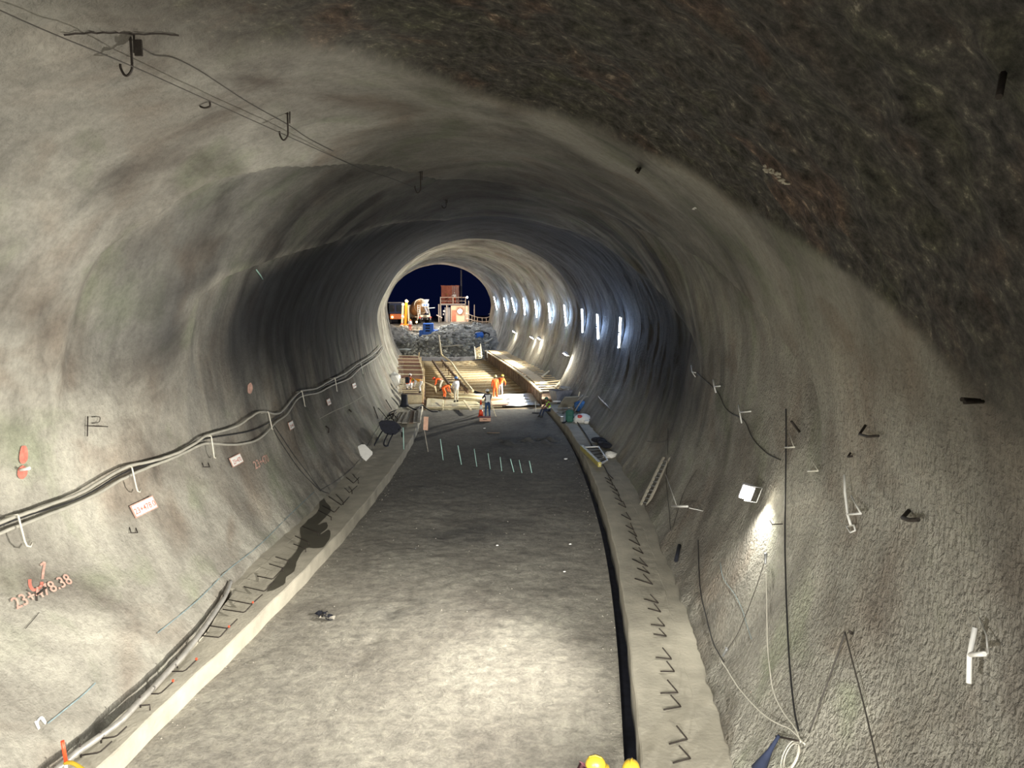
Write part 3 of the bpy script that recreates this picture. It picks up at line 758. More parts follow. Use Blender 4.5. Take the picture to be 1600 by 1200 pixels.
# ---- wires on the crown
CW = [(-30,2),(30,30),(95,58),(212,106),(330,159),(450,213),(563,263),(612,279),(660,299),(697,321)]
P = [W(x, y, 0.0) for x, y in CW]
bm = B(); Q = []
for (x, y), p in zip(CW, P):
    r = ray(x, y); Q.append(EYE + r * ((p - EYE).length * 0.94))
tube(bm, smooth_path(Q, 4), 0.008, 5)
crown_wire = single('crown_wire', bm, M['wire'], 'long dark wire strung along the tunnel crown through the hooks', 'wire')
wtube('crown_cable', [(218,72),(240,84),(270,88),(312,109),(350,134),(390,160),(447,192),(480,214),(520,235)], 0.008, M['wire'], 'thin dark cable lying against the crown between the first two hooks', 'cable', 0.02)
HK = [((204,60), (209,104), 'big double hook at the crown nearest the camera, upper left'), ((328,158), (330,165), 'tiny hook on the crown wire between the two big hooks'),
      ((449,176), (448,212), 'second big dark hook on the crown wire'), ((657,268), (662,298), 'third dark hook on the crown wire above the dark zone'), ((697,312), (700,324), 'last small hook at the far end of the crown wire')]
for (a, b, lb) in HK:
    p = W(*a, 0.0); Lh = max(0.10, (b[1]-a[1]) / F * (p - EYE).length * 1.03)
    x = side(p.y); bm = B(); q = p
    J = [q + Vector((0,0,.05)), q - Vector((0,0,Lh*.62)), q - Vector((0,0,Lh*.85)) - x*0.01, q - Vector((0,0,Lh)) - x*0.07, q - Vector((0,0,Lh*.97)) - x*0.12, q - Vector((0,0,Lh*.8)) - x*0.16, q - Vector((0,0,Lh*.68)) - x*.165]
    tube(bm, smooth_path(J, 3), 0.016, 6)
    if Lh > 0.3:
        tube(bm, [q + x*0.05 + Vector((0,0,.05)), q + x*0.04 - Vector((0,0,Lh*.4))], 0.014, 5)
        tube(bm, [q - x*0.12 - Vector((0,0,.0)), q + x*.02 - Vector((0,0,.02))], 0.012, 5)
    if 'nearest' in lb: box(bm, q + x*0.10 - Vector((0,0,.12)), (.1,.03,.2))
    single('crown_hook', bm, M['rebar'], lb, 'hook')
# ---- bits on the right wall and crown
def bar(px, off, r, mat, label, name, cat='bar', extra=None):
    bm = B(); tube(bm, [W(x, y, o) for (x, y), o in zip(px, off)], r, 6)
    for e in (extra or []): tube(bm, [W(x, y, o) for (x, y), o in zip(e[0], e[1])], e[2] if len(e) > 2 else r*.8, 6)
    return single(name, bm, M[mat], label, cat)
bar([(1564,984),(1559,1030),(1555,1076)], [.22,.24,.22], .024, 'white', 'thick pale anchor bar with a side arm at the lower right edge', 'anchor_bar', extra=[([(1560,1029),(1588,1031)], [.24,.26], .022), ([(1530,965),(1560,995),(1586,1026)], [.0,.1,.22], .007)])
bar([(1336,742),(1339,770),(1344,808),(1346,822)], [.14,.16,.16,.14], .018, 'white', 'pale anchor bar with a side arm and ring high on the right wall', 'anchor_bar', extra=[([(1342,806),(1367,804)], [.16,.18], .015), ([(1336,775),(1366,802)], [.05,.18], .012), ([(1331,822),(1338,834),(1346,830),(1344,822),(1333,824)], [.08,.08,.08,.08,.08], .012)])
bar([(1123,593),(1125,603),(1127,614)], [.15,.16,.15], .022, 'white', 'small pale anchor cross on the dark part of the right wall', 'anchor_bar', extra=[([(1125,605),(1135,604)], [.16,.17], .02)])
bar([(1162,634),(1165,646),(1167,662)], [.12,.14,.12], .018, 'white', 'pale anchor cross right of the dark zone at the cable bend', 'anchor_bar', extra=[([(1165,646),(1184,645)], [.14,.16], .018)])
bar([(1086,572),(1088,583),(1092,590)], [.12,.14,.12], .018, 'white', 'farthest faint anchor cross on the dark right wall', 'anchor_bar', extra=[([(1088,583),(1095,583)], [.14,.16], .015)])
bar([(1235,701),(1252,700)], [.10,.12], .016, 'whitecab', 'short pale bar above the flood lamp on the right wall', 'anchor_bar', extra=[([(1235,675),(1250,699)], [.03,.11], .008)])
bar([(1272,738),(1290,737)], [.10,.12], .016, 'whitecab', 'short pale bar right of the flood lamp on the right wall', 'anchor_bar', extra=[([(1270,717),(1289,736)], [.03,.11], .008)])
bar([(1211,816),(1215,822),(1231,821)], [.10,.10,.10], .012, 'rebar', 'small bent bar just below the glaring flood lamp', 'wall_staple')
bar([(1355,664),(1358,678),(1372,681),(1390,679)], [.02,.12,.13,.13], .018, 'rebar', 'dark bent hook high on the shaded right wall', 'wall_hook', 'hook')
bar([(1423,798),(1428,810),(1440,813),(1454,812)], [.02,.12,.13,.13], .026, 'rebar', 'dark bent hook at the lower edge of the dark band on the right wall', 'wall_hook', 'hook')
bar([(1331,708),(1334,714),(1341,713)], [.02,.08,.08], .016, 'rebar', 'tiny dark hook on the pale streak of the right wall', 'wall_hook', 'hook')
bar([(1534,626),(1546,618)], [.02,.22], .022, 'rebar', 'dark bolt stub at the right edge beside a pale one', 'bolt_end', 'bolt', extra=[([(1540,627),(1551,621)], [.02,.22], .018)])
bar([(1001,262),(1008,250)], [.02,.25], .028, 'rebar', 'pair of dark bolt stubs on the right side of the crown', 'bolt_end', 'bolt', extra=[([(997,262),(1004,250)], [.02,.22], .022)])
bar([(1251,675),(1256,661)], [.02,.22], .022, 'rebar', 'dark bolt stub above and right of the flood lamp', 'bolt_end', 'bolt')
bar([(1571,112),(1596,120)], [.02,.2], .02, 'rebar', 'dark bar in the raw rock at the upper right corner', 'bolt_end', 'bolt')
wtube('droop_cable', [(1090,583),(1122,612),(1133,634),(1143,645),(1165,658),(1178,685),(1200,708),(1222,719)], 0.012, M['wire'], 'thin dark cable sagging across the upper right wall', 'cable', 0.03)
wtube('feed_cable', [(1233,640),(1233,720),(1232,800),(1232,870),(1236,980),(1240,1045),(1247,1110),(1254,1145)], 0.014, M['blackcab'], 'black cable hanging straight down past the flood lamp', 'cable', 0.06)
wtube('feed_cable', [(1205,897),(1206,930),(1208,1000),(1211,1040),(1218,1085),(1232,1115),(1252,1142),(1262,1165)], 0.009, M['whitecab'], 'white cable hanging from the blue plug below the flood lamp', 'cable', 0.10)
wtube('feed_cable', [(1093,845),(1094,880),(1097,925),(1106,965),(1118,1008),(1134,1036)], 0.012, M['blackcab'], 'dark cable dropping down the right wall to the lower plug', 'cable', 0.04)
wtube('feed_cable', [(1134,1036),(1155,1070),(1180,1100),(1215,1130),(1245,1145),(1268,1168)], 0.010, M['whitecab'], 'white cable running from the lower plug to the coil', 'cable', 0.10)
wtube('plug_lead', [(1202,884),(1190,920),(1175,960),(1160,995),(1145,1018)], 0.007, M['wire'], 'thin lead strung slack between the two blue plugs', 'cable', 0.10)
for (a, b, lb) in (((1205,868),(1204,884),'small blue plug on the bright wall below the flood lamp'), ((1144,1017),(1136,1030),'small blue plug where the white cable meets the dark one')):
    bm = B(); pa, pb = W(*a, .10), W(*b, .10); tube(bm, [pa, pa.lerp(pb,.25), pa.lerp(pb,.3), pb], [.03,.035,.025,.02], 8); single('cable_plug', bm, M['steel'] if 'below the' in lb else M['steel'], lb, 'plug')
# coil, wall bar and blue nozzle at the lower right
p, n = WN(1258, 1170); bm = B()
u = tangent(p.y); dn = (Vector((0,0,-1)) - n*Vector((0,0,-1)).dot(n)).normalized()
for rr_, ph in ((.20, 0), (.17, .5), (.22, 1.1)):
    tube(bm, [p + n*(.10 + .02*ph) + u*(math.sin(a)*rr_*.8) + dn*(.12 + rr_*.3 - math.cos(a)*rr_) for a in np.linspace(0, 2*PI, 22)], .007, 5)
single('cable_coil', bm, M['whitecab'], 'loose coil of white cable hung on the lower right wall', 'cable')
bar([(1218,1153),(1262,1165)], [.06,.14], .014, 'rebar', 'small bar carrying the cable coil on the lower right wall', 'wall_staple')
p, n = WN(1232, 1157); dn = (Vector((0,0,-1)) - n*Vector((0,0,-1)).dot(n)).normalized()
bm = B(); tube(bm, [p + n*.14, p + n*.14 + dn*.14, p + n*.14 + dn*.26, p + n*.14 + dn*.6], [.022, .028, .036, .10], 10); single('hanging_funnel', bm, M['navy'], 'dark blue tapered tool hanging beside the cable coil', 'tool')
wtube('guy_wire', [(1331,991),(1318,1030),(1300,1080),(1274,1150)], 0.010, M['wire'], 'dark wire running down left from the small eye bolt, lower right wall', 'wire', 0.09)
wtube('guy_wire', [(1331,991),(1346,1050),(1362,1110),(1384,1200),(1392,1230)], 0.010, M['wire'], 'dark wire running down right from the small eye bolt, lower right wall', 'wire', 0.09)
bar([(1331,990),(1340,990)], [.0,.10], .018, 'rebar', 'small dark eye bolt where two wires meet on the lower right wall', 'bolt_end', 'bolt')
bar([(1070,804),(1096,804)], [.42,.42], .030, 'white', 'unlit white tube on strings low on the right wall', 'dead_tube', 'tube', extra=[([(1041,742),(1078,801)], [.02,.42], .008), ([(1095,804),(1100,799)], [.35,.02], .010)])
wtube('slack_wire', [(1045,718),(1042,750),(1047,800),(1050,830),(1060,800),(1072,765),(1090,735)], 0.008, M['wire'], 'thin slack wire below the leaning ladder', 'wire', 0.03)
wtube('slack_wire', [(1012,690),(1028,692),(1045,688),(1046,670),(1046,712)], 0.010, M['wire'], 'dark bent wire above the leaning ladder', 'wire', 0.06)
bm = B(); tube(bm, [W(1066,856,.1), W(1062,880,.12)], .05, 8); single('hose_stub', bm, M['blackpl'], 'short dark pipe stub at the foot of the right wall', 'pipe')
# ladder leaning on the right wall
t0, t1 = at_h(1001, 789, KH + .03), W(1042, 717, .12)
t = thing('leaning_ladder', t0, 0, 'grey ladder leaning on its side against the right wall above the bench', 'ladder')
d = (t1 - t0).normalized(); vy = d.cross(side(t0.y)).normalized(); 
w = (at_h(1007, 792, KH+.03) - t0); w = w - d*w.dot(d); w = w.normalized() * 0.34
for q in (Vector(), w):
    bm = B(); beam(bm, t0 + q, t1 + q, .085, .05, up=w.cross(d)); obj('rail', bm, M['kerb'], t)
for k in range(11):
    c_ = t0.lerp(t1, (k + .7) / 11.6); bm = B(); tube(bm, [c_, c_ + w], .018, 6); obj('rung', bm, M['steel'], t)
# pale broken scab in the dark raw rock
def scab(pts, mat, label, name='spall_patch', seed=1, nb=26):
    rnd = random.Random(seed); bm = B()
    for k in range(nb):
        tq = rnd.random(); i = min(int(tq * (len(pts)-1)), len(pts)-2); f = tq*(len(pts)-1) - i
        x = pts[i][0]*(1-f) + pts[i+1][0]*f + rnd.gauss(0, 3); y = pts[i][1]*(1-f) + pts[i+1][1]*f + rnd.gauss(0, 2)
        p = W(x, y, 0.0); blob(bm, p, .05*rnd.uniform(.4,1.3), .04*rnd.uniform(.5,1.3), .02, rnd.random()*3, .25, 1)
    return tag(single(name, bm, mat, label, 'patch'), kind='stuff')
scab([(1197,264),(1215,272),(1228,288)], M['kerb'], 'pale broken patch in the dark rough crown')
scab([(1086,326),(1092,331)], M['white'], 'tiny white chip on the right side of the crown', 'white_chip', 3, 2)
# ------------------------------------------------------------------ reinforcement dowels on the benches
def hsurf(px, h): return at_h(px[0], px[1], h)
LB = [((127.5,1180),(155,1176),(175,1158)), ((153,1154.6),(181,1151),(198,1135)), ((204.5,1103.6),(234,1101),None), ((224,1084),(250,1084),(270.5,1065)), ((258,1049),(288,1049),(307,1031)),
      ((309,992.6),(343,996),(355.5,982)), ((321.5,976.7),(356,982),(371,967)), ((348,952),(382,957),(394,944)), ((357.5,937),(393,944),(410,929)), ((381,916.6),(413.6,924),(428,908)), ((402,900),(426,905),(442,888)),
      ((420.7,881),(442,887.5),None), ((430.6,870),(450,876),None), ((458.7,850),(477.5,857),None), ((461,837.5),(482.5,847.5),None), ((472.5,822.5),(497.5,832.5),None), ((497.5,797.5),(517.5,808),None), ((503.7,790),(522.5,800.5),(530,792)),
      ((513.7,776),(533.7,789.5),(545.5,776)), ((525,772.5),(536,784),None), ((538.7,762.5),(546,770),(558,759)), ((545,760),(550,767),None), ((541,746),(552.5,755),(561,746)), ((551,741),(560,751),None)]
def ordi(n):
    w = ['first','second','third','fourth','fifth','sixth','seventh','eighth','ninth','tenth','eleventh','twelfth','thirteenth','fourteenth','fifteenth','sixteenth','seventeenth','eighteenth','nineteenth','twentieth']
    return w[n] if n < 20 else 'twenty-' + ['first','second','third','fourth','fifth','sixth','seventh','eighth','ninth'][n-20]
for i, (a, b, c) in enumerate(LB):
    P = [hsurf(a, KH+.10), hsurf(b, KH+.10)]
    if c: P.append(hsurf(c, KH+.22))
    P = [P[0]] + ([P[1] + (P[0]-P[1]).normalized()*.03, P[1] + ((P[2] if c else P[1])-P[1])*.12] if c else [P[1]]) + ([P[2]] if c else [P[1] - Vector((0,0,.11))])
    bm = B(); tube(bm, P, .013, 5)
    tipped = i in (3, 4, 6, 8)
    o = single('bent_bar', bm, M['rebar'], 'bent steel bar along the left bench, %s counted from the camera%s' % (ordi(i), ', with an orange tip' if tipped else ''), 'bar', 'bent bars along the left bench')
    if tipped:
        bm = B(); q = P[-1] if i != 6 and i != 8 else P[2]; tube(bm, [q, q + Vector((0,0,.035))], .02, 6)
        obj('tip', bm, M['redor'], o)
RB = [((1051.6,1192),(1079,1186),(1061,1165)), ((1046,1162.5),(1074,1156),(1057,1134)), ((1037,1109),(1064,1105),(1048,1086)), ((1032,1083),(1059.5,1083),(1042.5,1062)), ((1032,1049),(1054,1050),(1041.6,1033)), ((1024.6,1027),(1049.6,1030.5),(1035,1011.6)),
      ((1021,990.6),(1041.6,995),(1030,982)), ((1017,975.6),(1039,979),(1027.5,965)), ((1012.5,950.6),(1032.6,957),(1022,943)), ((1006.5,936),(1029,943),(1016,928.6)), ((992,904),(1020,914),(1005,897)), ((996,888),(1015,897),(1004,885)), ((988,873.6),(1012,886),(999,871)),
      ((989,857),(1005,865.6),(998,855)), ((983,843),(1000,853),None), ((982,830),(995,839),(990,829)), ((978,821),(990,828.6),None), ((971,804),(986,813),(978,800)), ((966,787),(978,793.6),None), ((961,778),(972,785),(966,774)), ((957,768),(968,775),None), ((953,760),(964,768),(959,758)), ((948,752),(958,759),None), ((945,746),(955,752),(950,742))]
for i, (a, b, c) in enumerate(RB):
    c = c or ((a[0]+b[0])/2 + 1, a[1] - 4)
    v = hsurf(b, KH+.0); e1 = hsurf(a, KH+.03); e2 = hsurf(c, KH+.20)
    bm = B(); tube(bm, [e1, v + Vector((0,0,.012)), v + (e2-v)*.1 + Vector((0,0,.01)), e2], .013, 5)
    single('dowel_bar', bm, M['rebar'], 'dark V-bent dowel on the right bench, %s counted from the camera' % ordi(i), 'bar', 'dowels along the right bench')
# conduit along the left wall foot
PP = [(360,909),(352,930),(332,962),(308,996),(286,1024),(262,1050),(238,1076),(214,1100),(188,1127),(150,1155),(120,1176),(92,1200),(56,1230)]
P = smooth_path([hsurf(p, KH + .12) for p in PP], 5)
bm = B(); tube(bm, P, .055, 10); P2 = P
cd = single('conduit', bm, M['pipe'], 'long grey conduit lying along the foot of the left wall', 'pipe')
for k in (6, 22, 34, 44, 49):
    bm = B(); tube(bm, [P2[k] - Vector((0,0,.12)), P2[k] + Vector((0,0,.10))], .014, 5)
    obj('support_pin', bm, M['rebar'], cd)
# wet patch and rubbish on the near bench and slab
def flat_patch(pts, h, mat, name, parent=None, label=None, cat=None, n=3):
    q = smooth_path([Vector((x, y, 0)) for x, y in pts] + [Vector((*pts[0], 0))], n)[:-1]
    bm = B(); vs = [bm.verts.new(at_h(p.x + random.uniform(-1,1), p.y + random.uniform(-.7,.7), h)) for p in q]
    f = bm.faces.new(vs); bmesh.ops.triangulate(bm, faces=[f])
    for f in bm.faces:
        f.normal_update()
        if f.normal.z < 0: f.normal_flip()
    if cat: return single(name, bm, mat, label, cat)
    return obj(name, bm, mat, parent)
flat_patch([(503,770),(510,785),(517,795),(509,808),(497,820),(510,816),(511,824),(500,835),(514,828),(516,838),(508,852),(496,857),(478,856),(466,872),(463,880),(460,892),(447,902),(443,914),(418,924),(422,914),(434,898),(442,888),(452,874),(462,862),(470,845),(470,825),(482,812),(497,798),(500,785)], KH + .006, M['wet'], 'wet_stain', trim_1)
def scraps(px, h, spread, n, mats, label, name='torn_sheet', seed=2, sz=.14, cat='rubbish'):
    rnd = random.Random(seed); bm = B(); c = at_h(px[0], px[1], h); s = side(c.y)
    for k in range(n):
        p = c + s * rnd.gauss(0, spread[0]) + tangent(c.y) * rnd.gauss(0, spread[1]); L = sz * rnd.uniform(.5, 1.4)
        vs = []
        m = rnd.randint(4, 6); a0 = rnd.random()*6
        for j in range(m):
            a = a0 + 2*PI*j/m; r = L*rnd.uniform(.4, 1)
            vs.append(bm.verts.new((p.x + math.cos(a)*r, p.y + math.sin(a)*r, h + rnd.uniform(.005, .07))))
        f = bm.faces.new(vs); f.material_index = rnd.randrange(len(mats))
    bmesh.ops.triangulate(bm, faces=bm.faces)
    o = single(name, bm, mats, label, cat); o['kind'] = 'stuff'; return o
scraps((505,964), .02, (.12,.13), 20, [M['blackpl'], M['blackpl'], M['greywood']], 'torn black plastic rubbish on the left of the near slab', sz=.11)
for (x, y, r, lb) in ((884,717,.10,'white lump on the slab near the right kerb beyond the rods'), (757,669,.08,'small white scrap on the dark slab in front of the surveyor'), (891,850,.05,'pale chip right of the middle of the slab'), (777,852,.05,'pale chip on the dark muddy patch of the slab'), (882,893,.045,'pale chip on the near slab by the right kerb')):
    bm = B(); c = at_h(x, y, .05); blob(bm, c, r, r*.7, r*.4, .5, .2, 1); single('pale_lump', bm, M['white'], lb, 'stone')
# crumbled stones on the slab: too many to count
rnd = random.Random(5); bm = B()
for k in range(420):
    Y = rnd.uniform(11, 44); d = rnd.uniform(-3.8, 3.8)
    if rnd.random() < .5: d = math.copysign(3.9 - abs(rnd.gauss(0, .25)), rnd.choice((-1,1)))
    p = fr(Y, d, 0.02); r = rnd.uniform(.008, .02); t_ = B(); bmesh.ops.create_icosphere(t_, subdivisions=1, radius=r)
    for v in t_.verts: v.co = Vector((v.co.x*rnd.uniform(.8,1.2), v.co.y, v.co.z*.7)) + p
    merge(bm, t_)
o = single('loose_grit', bm, M['greywood'], 'loose grit and crumbs scattered on the slab', 'grit'); o['kind'] = 'stuff'
# teal streaks modelled as rods on the slab, upright wire and plank at the far left
RODS = [((688,686),(692.5,719)), ((715.5,696),(721,726)), ((741,701.5),(745,729)), ((762.5,708),(766,733)), ((781.5,714),(784,736)), ((797.5,717),(803,737.5)), ((811,718.5),(815.5,739)), ((827,720),(831,739))]
for i, (a, b) in enumerate(RODS):
    pb = at_h(b[0], b[1], .0); pt = at_y(a[0], a[1], pb.y + .1)
    bm = B(); tube(bm, [pb, pt], .020 if i in (0,1,5,7) else .014, 6)
    single('teal_rod', bm, M['teal'], 'thin pale green rod on the slab, %s from the left in the row' % ordi(i), 'rod', 'thin green rods across the slab')
pb = at_h(631, 702, KH); pt = at_y(630, 668, pb.y)
bm = B(); tube(bm, [pb, pt], .022, 6); single('teal_rod', bm, M['teal'], 'thin pale green rod standing on the left kerb by the dark barrow', 'rod')
pb = at_h(669, 706, .0); t = thing('post_board', pb, 0, 'grey board on a leaning stick at the left kerb of the slab', 'sign')
bm = B(); tube(bm, [pb, at_y(663, 672, pb.y)], .022, 6); obj('stick', bm, M['greywood'], t)
a_ = at_y(661.5, 672, pb.y - .02); b_ = at_y(662.5, 651, pb.y - .02); bm = B(); beam(bm, a_ + Vector((.1,0,0)), b_ + Vector((.1,0,0)), .22, .03, up=(0,1,0)); obj('board', bm, M['pink'], t)

# ------------------------------------------------------------------ formwork zone
YD0, YD1 = 53.3, 85.5
# fresh concrete strip at the slab's end, lower sheeted part on the right
bm = B()
def strip(bm, Y0, Y1, d0, d1, z0, z1, n=10, skew=0.0):
    rows = []
    for Y, z in ((Y0, z0), (Y1, z1)):
        rows.append([bm.verts.new(fr(Y + skew*(k/n - .5) + .25*math.sin(k*1.3), d0 + (d1-d0)*k/n, z + zi(d0 + (d1-d0)*k/n)*(1 if Y > 48 else .2) + random.uniform(-.015, .015))) for k in range(n+1)])
    lo = [[bm.verts.new(v.co - Vector((0,0,.15))) for v in r] for r in rows]
    for k in range(n):
        bm.faces.new((rows[0][k], rows[0][k+1], rows[1][k+1], rows[1][k]))
        bm.faces.new((lo[0][k], lo[0][k+1], rows[0][k+1], rows[0][k])); bm.faces.new((rows[1][k], rows[1][k+1], lo[1][k+1], lo[1][k]))
    for k in (0, n):
        f = (rows[0][k], rows[1][k], lo[1][k], lo[0][k]); bm.faces.new(f if k == 0 else f[::-1])
strip(bm, 47.6, 52.6, -3.7, .6, .13, .24, 12)
single('fresh_concrete', bm, M['fresh'], 'freshly poured cream concrete strip at the end of the slab', 'concrete')
bm = B(); beam(bm, fr(47.6, -3.6, .12), fr(48.4, 1.3, .02), .12, .10); single('stop_board', bm, M['woodlt'], 'pale stop board along the edge of the fresh concrete', 'board')
t = thing('plastic_sheeting', fr(50, 2.6, 0), heading(50), 'milky plastic sheets laid over the pour right of the surveyor', 'sheet')
for k in range(4):
    bm = B(); a0 = 48.0 + k*1.15; rows = []
    for j in range(19):
        d = 1.35 + 2.5*j/18
        rows.append([bm.verts.new(fr(a0 + q*1.2 + .5*(d-1.3)/2.5, d, .07 + .16*(k*.25 + q*.22) + .035*math.sin((q*1.2)*9 + j*.6))) for q in np.linspace(0, 1, 7)])
    for a, b in zip(rows, rows[1:]):
        for q in range(6): bm.faces.new((a[q], a[q+1], b[q+1], b[q]))
    s_ = obj('sheet', bm, M['clear'], t, smooth=True)
bm = B(); box(bm, fr(49.9, .95, .16), (1.25, 3.6, .06), heading(50) + .08); single('pink_board', bm, M['pink'], 'faded pink board laid beside the plastic sheets', 'board')
# two long round screed poles and joists
for (x0, y0, x1, y1, r, lb) in ((716,617.5,757,617.5,.10,'upper of two long pale poles lying across the pour'), (715,624.5,757,624,.12,'lower of two long pale poles lying across the pour'), (757,625,800,620,.09,'pale pole lying across the pour right of the surveyor')):
    bm = B(); tube(bm, [at_h(x0, y0, .30), at_h(x1, y1, .30)], r, 8); single('screed_pole', bm, M['woodlt'], lb, 'pole')
bm = B(); beam(bm, at_h(725, 626, .30), at_h(736, 641, .26), .14, .07); single('loose_batten', bm, M['woodlt'], 'pale batten lying on the fresh concrete', 'batten')
bm = B(); tube(bm, [at_h(664,598,.35), at_h(680,605,.7)], .07, 6); tube(bm, [at_h(680,605,.7), at_h(681,616,-.1)], .06, 6); single('bent_prop', bm, M['woodlt'], 'pale prop with a bend left of the orange workers', 'prop')
bm = B(); tube(bm, [at_h(692,625,.2), at_y(692,641,at_h(692,641,.05).y)], .03, 6); single('thin_stake', bm, M['woodlt'], 'thin pale stake standing in the fresh concrete', 'stake')
# transverse bars
deck = thing('bar_mat', fr(YD0, 0, -.3), 0, 'mat of tan crossing bars curved over the dished invert', 'rebar mat')
NB = 64
for k in range(NB):
    Y = YD0 + (YD1-YD0) * k/(NB-1); bm = B()
    tube(bm, [fr(Y + .05*math.sin(k*2.1), d, zi(d) + .02) for d in np.linspace(-3.85, 3.85, 9)], .030 if k % 4 else .055, 4)
    obj('cross_bar', bm, M['woodlt'] if k % 4 == 0 else M['wood'], deck)
for d in (-3.2, -2.1, -1.0, .1, 1.2, 2.3, 3.3):
    bm = B(); tube(bm, [fr(Y, d, zi(d) + .0) for Y in np.linspace(YD0, YD1, 14)], .02, 4); obj('long_bar', bm, M['rust'], deck)
# end board of the mat
bm = B()
for a, b in zip(np.linspace(-4, 3.6, 9)[:-1], np.linspace(-4, 3.6, 9)[1:]):
    beam(bm, fr(86, a, zi(a) + .25), fr(86, b, zi(b) + .25), .25, .45)
single('end_board', bm, M['greypaint'], 'grey curved stop end at the far side of the bar mat', 'board')
# right bench formwork
RF = thing('bench_formwork', fr(49, 4.0, 0), 0, 'timber formwork box of the right bench with slatted top', 'formwork')
ZT = .85
def rf_y(Y): return 3.95
for a, b in ((48.6, 54.2), (54.25, 60.5), (60.55, 67), (67.05, 74), (74.05, 85.5)):
    bm = B(); beam(bm, fr(a, 3.95, ZT/2 - .05), fr(b, 3.95, ZT/2 - .05), .06, ZT + .1); obj('side_panel', bm, M['wooddk'], RF)
    bm = B(); beam(bm, fr(a, 3.95, ZT + .04), fr(b, 3.95, ZT + .04), .16, .10); obj('top_rail', bm, M['woodlt'], RF)
    for Y in np.arange(a + .4, b, 1.4):
        bm = B(); beam(bm, fr(Y, 3.88, -.1), fr(Y, 3.88, ZT), .10, .08); obj('stud', bm, M['wooddk'], RF)
for k in range(6):
    a = 49 + k*6.1; bm = B(); beam(bm, fr(a, 6.35, ZT + .05), fr(a + 6.0, 6.35, ZT + .05), .14, .10); obj('back_rail', bm, M['woodlt'], RF)
for k in range(28):
    Y = 49.2 + k*1.30; bm = B(); tw = random.uniform(-.12, .12)
    beam(bm, fr(Y, 4.0, ZT + .05), fr(Y + tw, 6.35, ZT + .08), .34, .05)
    obj('slat', bm, M['woodlt'] if k < 4 else M['wood'], RF)
for k in range(5):
    a = 52.5 + k*6.6; bm = B(); beam(bm, fr(a, 4.6, ZT + .11), fr(a + 6.4, 4.65, ZT + .11), .9, .03); obj('ply_sheet', bm, M['wood'], RF)
bm = B(); rr0 = fr(49, 4.05, .3)
for a in (50, 58, 66, 74): beam(bm, fr(a, 5.2, .1), fr(a + 7.5, 5.2, .1), 2.2, .2)
obj('infill', bm, M['wooddk'], RF)
for k, (a, b) in enumerate(((( 50.5, 4.6), (52.0, 6.6)), ((52.5, 4.3), (54.0, 6.7)), ((49.4, 5.0), (53.5, 6.2)), ((55.5, 5.0), (60.5, 6.6)))):
    bm = B(); beam(bm, fr(a[0], a[1], ZT + .16 + .05*k), fr(b[0], b[1], ZT + .20 + .05*k), .14, .07)
    single('loose_batten', bm, M['woodlt'], 'loose pale batten lying on the right formwork, %s' % ['nearest the seated worker','second from the camera end','laid lengthwise near the end','farthest, along the wall side'][k], 'batten')
# left bench formwork (ladder-like cage)
LF = thing('bench_cage', fr(49, -4.0, 0), 0, 'ladder-like cage of rusty and timber bars on the left bench', 'formwork')
for d, zz, m_ in ((-4.0, ZT, 'woodlt'), (-6.2, ZT + .05, 'woodlt'), (-3.95, .2, 'rust')):
    for k in range(5):
        a = 49.0 + k*6.1; bm = B(); beam(bm, fr(a, d, zz), fr(a + 5.95, d, zz), .14, .10); obj('long_rail', bm, M[m_], LF)
for k in range(33):
    Y = 49.3 + k*.94; tw = random.uniform(-.15, .15) + .25; bm = B()
    beam(bm, fr(Y, -4.0, ZT + .05), fr(Y + tw, -6.2, ZT + .10), .16, .05)
    obj('cross_slat', bm, M['rust'] if k > 7 and k % 4 else M['woodlt'], LF)
for k in range(16):
    Y = 49.2 + k*1.9; bm = B(); beam(bm, fr(Y, -3.95, -.1), fr(Y, -3.95, ZT + (.55 if k % 3 == 0 else 0)), .09, .09); obj('post', bm, M['wood'], LF)
bm = B(); beam(bm, fr(49.0, -4.0, .38), fr(49.0, -6.1, .45), .07, .75); obj('end_panel', bm, M['woodlt'], LF)
bm = B()
for k in range(5): beam(bm, fr(50 + k*6, -5.1, .1), fr(56 + k*6, -5.1, .1), 2.1, .2)
obj('infill', bm, M['wooddk'], LF)
# concrete delivery pipe on a trestle walkway, diagonal over the mat
PA = [at_h(686, 524, 2.4), at_h(689, 548, 1.5), at_h(692, 556, 1.0), at_h(704, 565, .75), at_h(716, 583, .7), at_h(728, 598, .65), at_h(739, 611, .55)]
t = thing('delivery_walkway', PA[-1] - Vector((0,0,.5)), 0, 'pale delivery pipe on a dark rung walkway crossing the bar mat', 'pipe')
bm = B(); tube(bm, smooth_path(PA, 5), .085, 8); obj('delivery_pipe', bm, M['woodlt'], t)
A_, B_ = at_h(690, 563, .35), at_h(731, 612, .35); dd = (B_ - A_); sd = Vector((dd.y, -dd.x, 0)).normalized()
if sd.x > 0: sd = -sd
for q in (Vector(), sd * 1.0):
    bm = B(); beam(bm, A_ + q, B_ + q, .10, .28); obj('side_beam', bm, M['wooddk'], t)
for k in range(15):
    c_ = A_.lerp(B_, (k + .5)/15); bm = B(); beam(bm, c_, c_ + sd*1.0, .22 if k % 2 else .12, .06); obj('rung', bm, M['wood'] if k % 4 == 1 else M['wooddk'], t)
for k in range(7):
    c_ = A_.lerp(B_, (k + .5)/7) + sd*.02; bm = B(); beam(bm, c_ - Vector((0,0,.55)), c_ + Vector((0,0,.25)), .08, .08, up=(0,1,0)); obj('support_leg', bm, M['wooddk'], t)
bm = B(); tube(bm, smooth_path([at_h(740,612,.45), at_h(748,614,.35), at_h(757,616,.3), at_h(764,617,.28)], 4), .09, 8); obj('end_hose', bm, M['blackpl'], t)

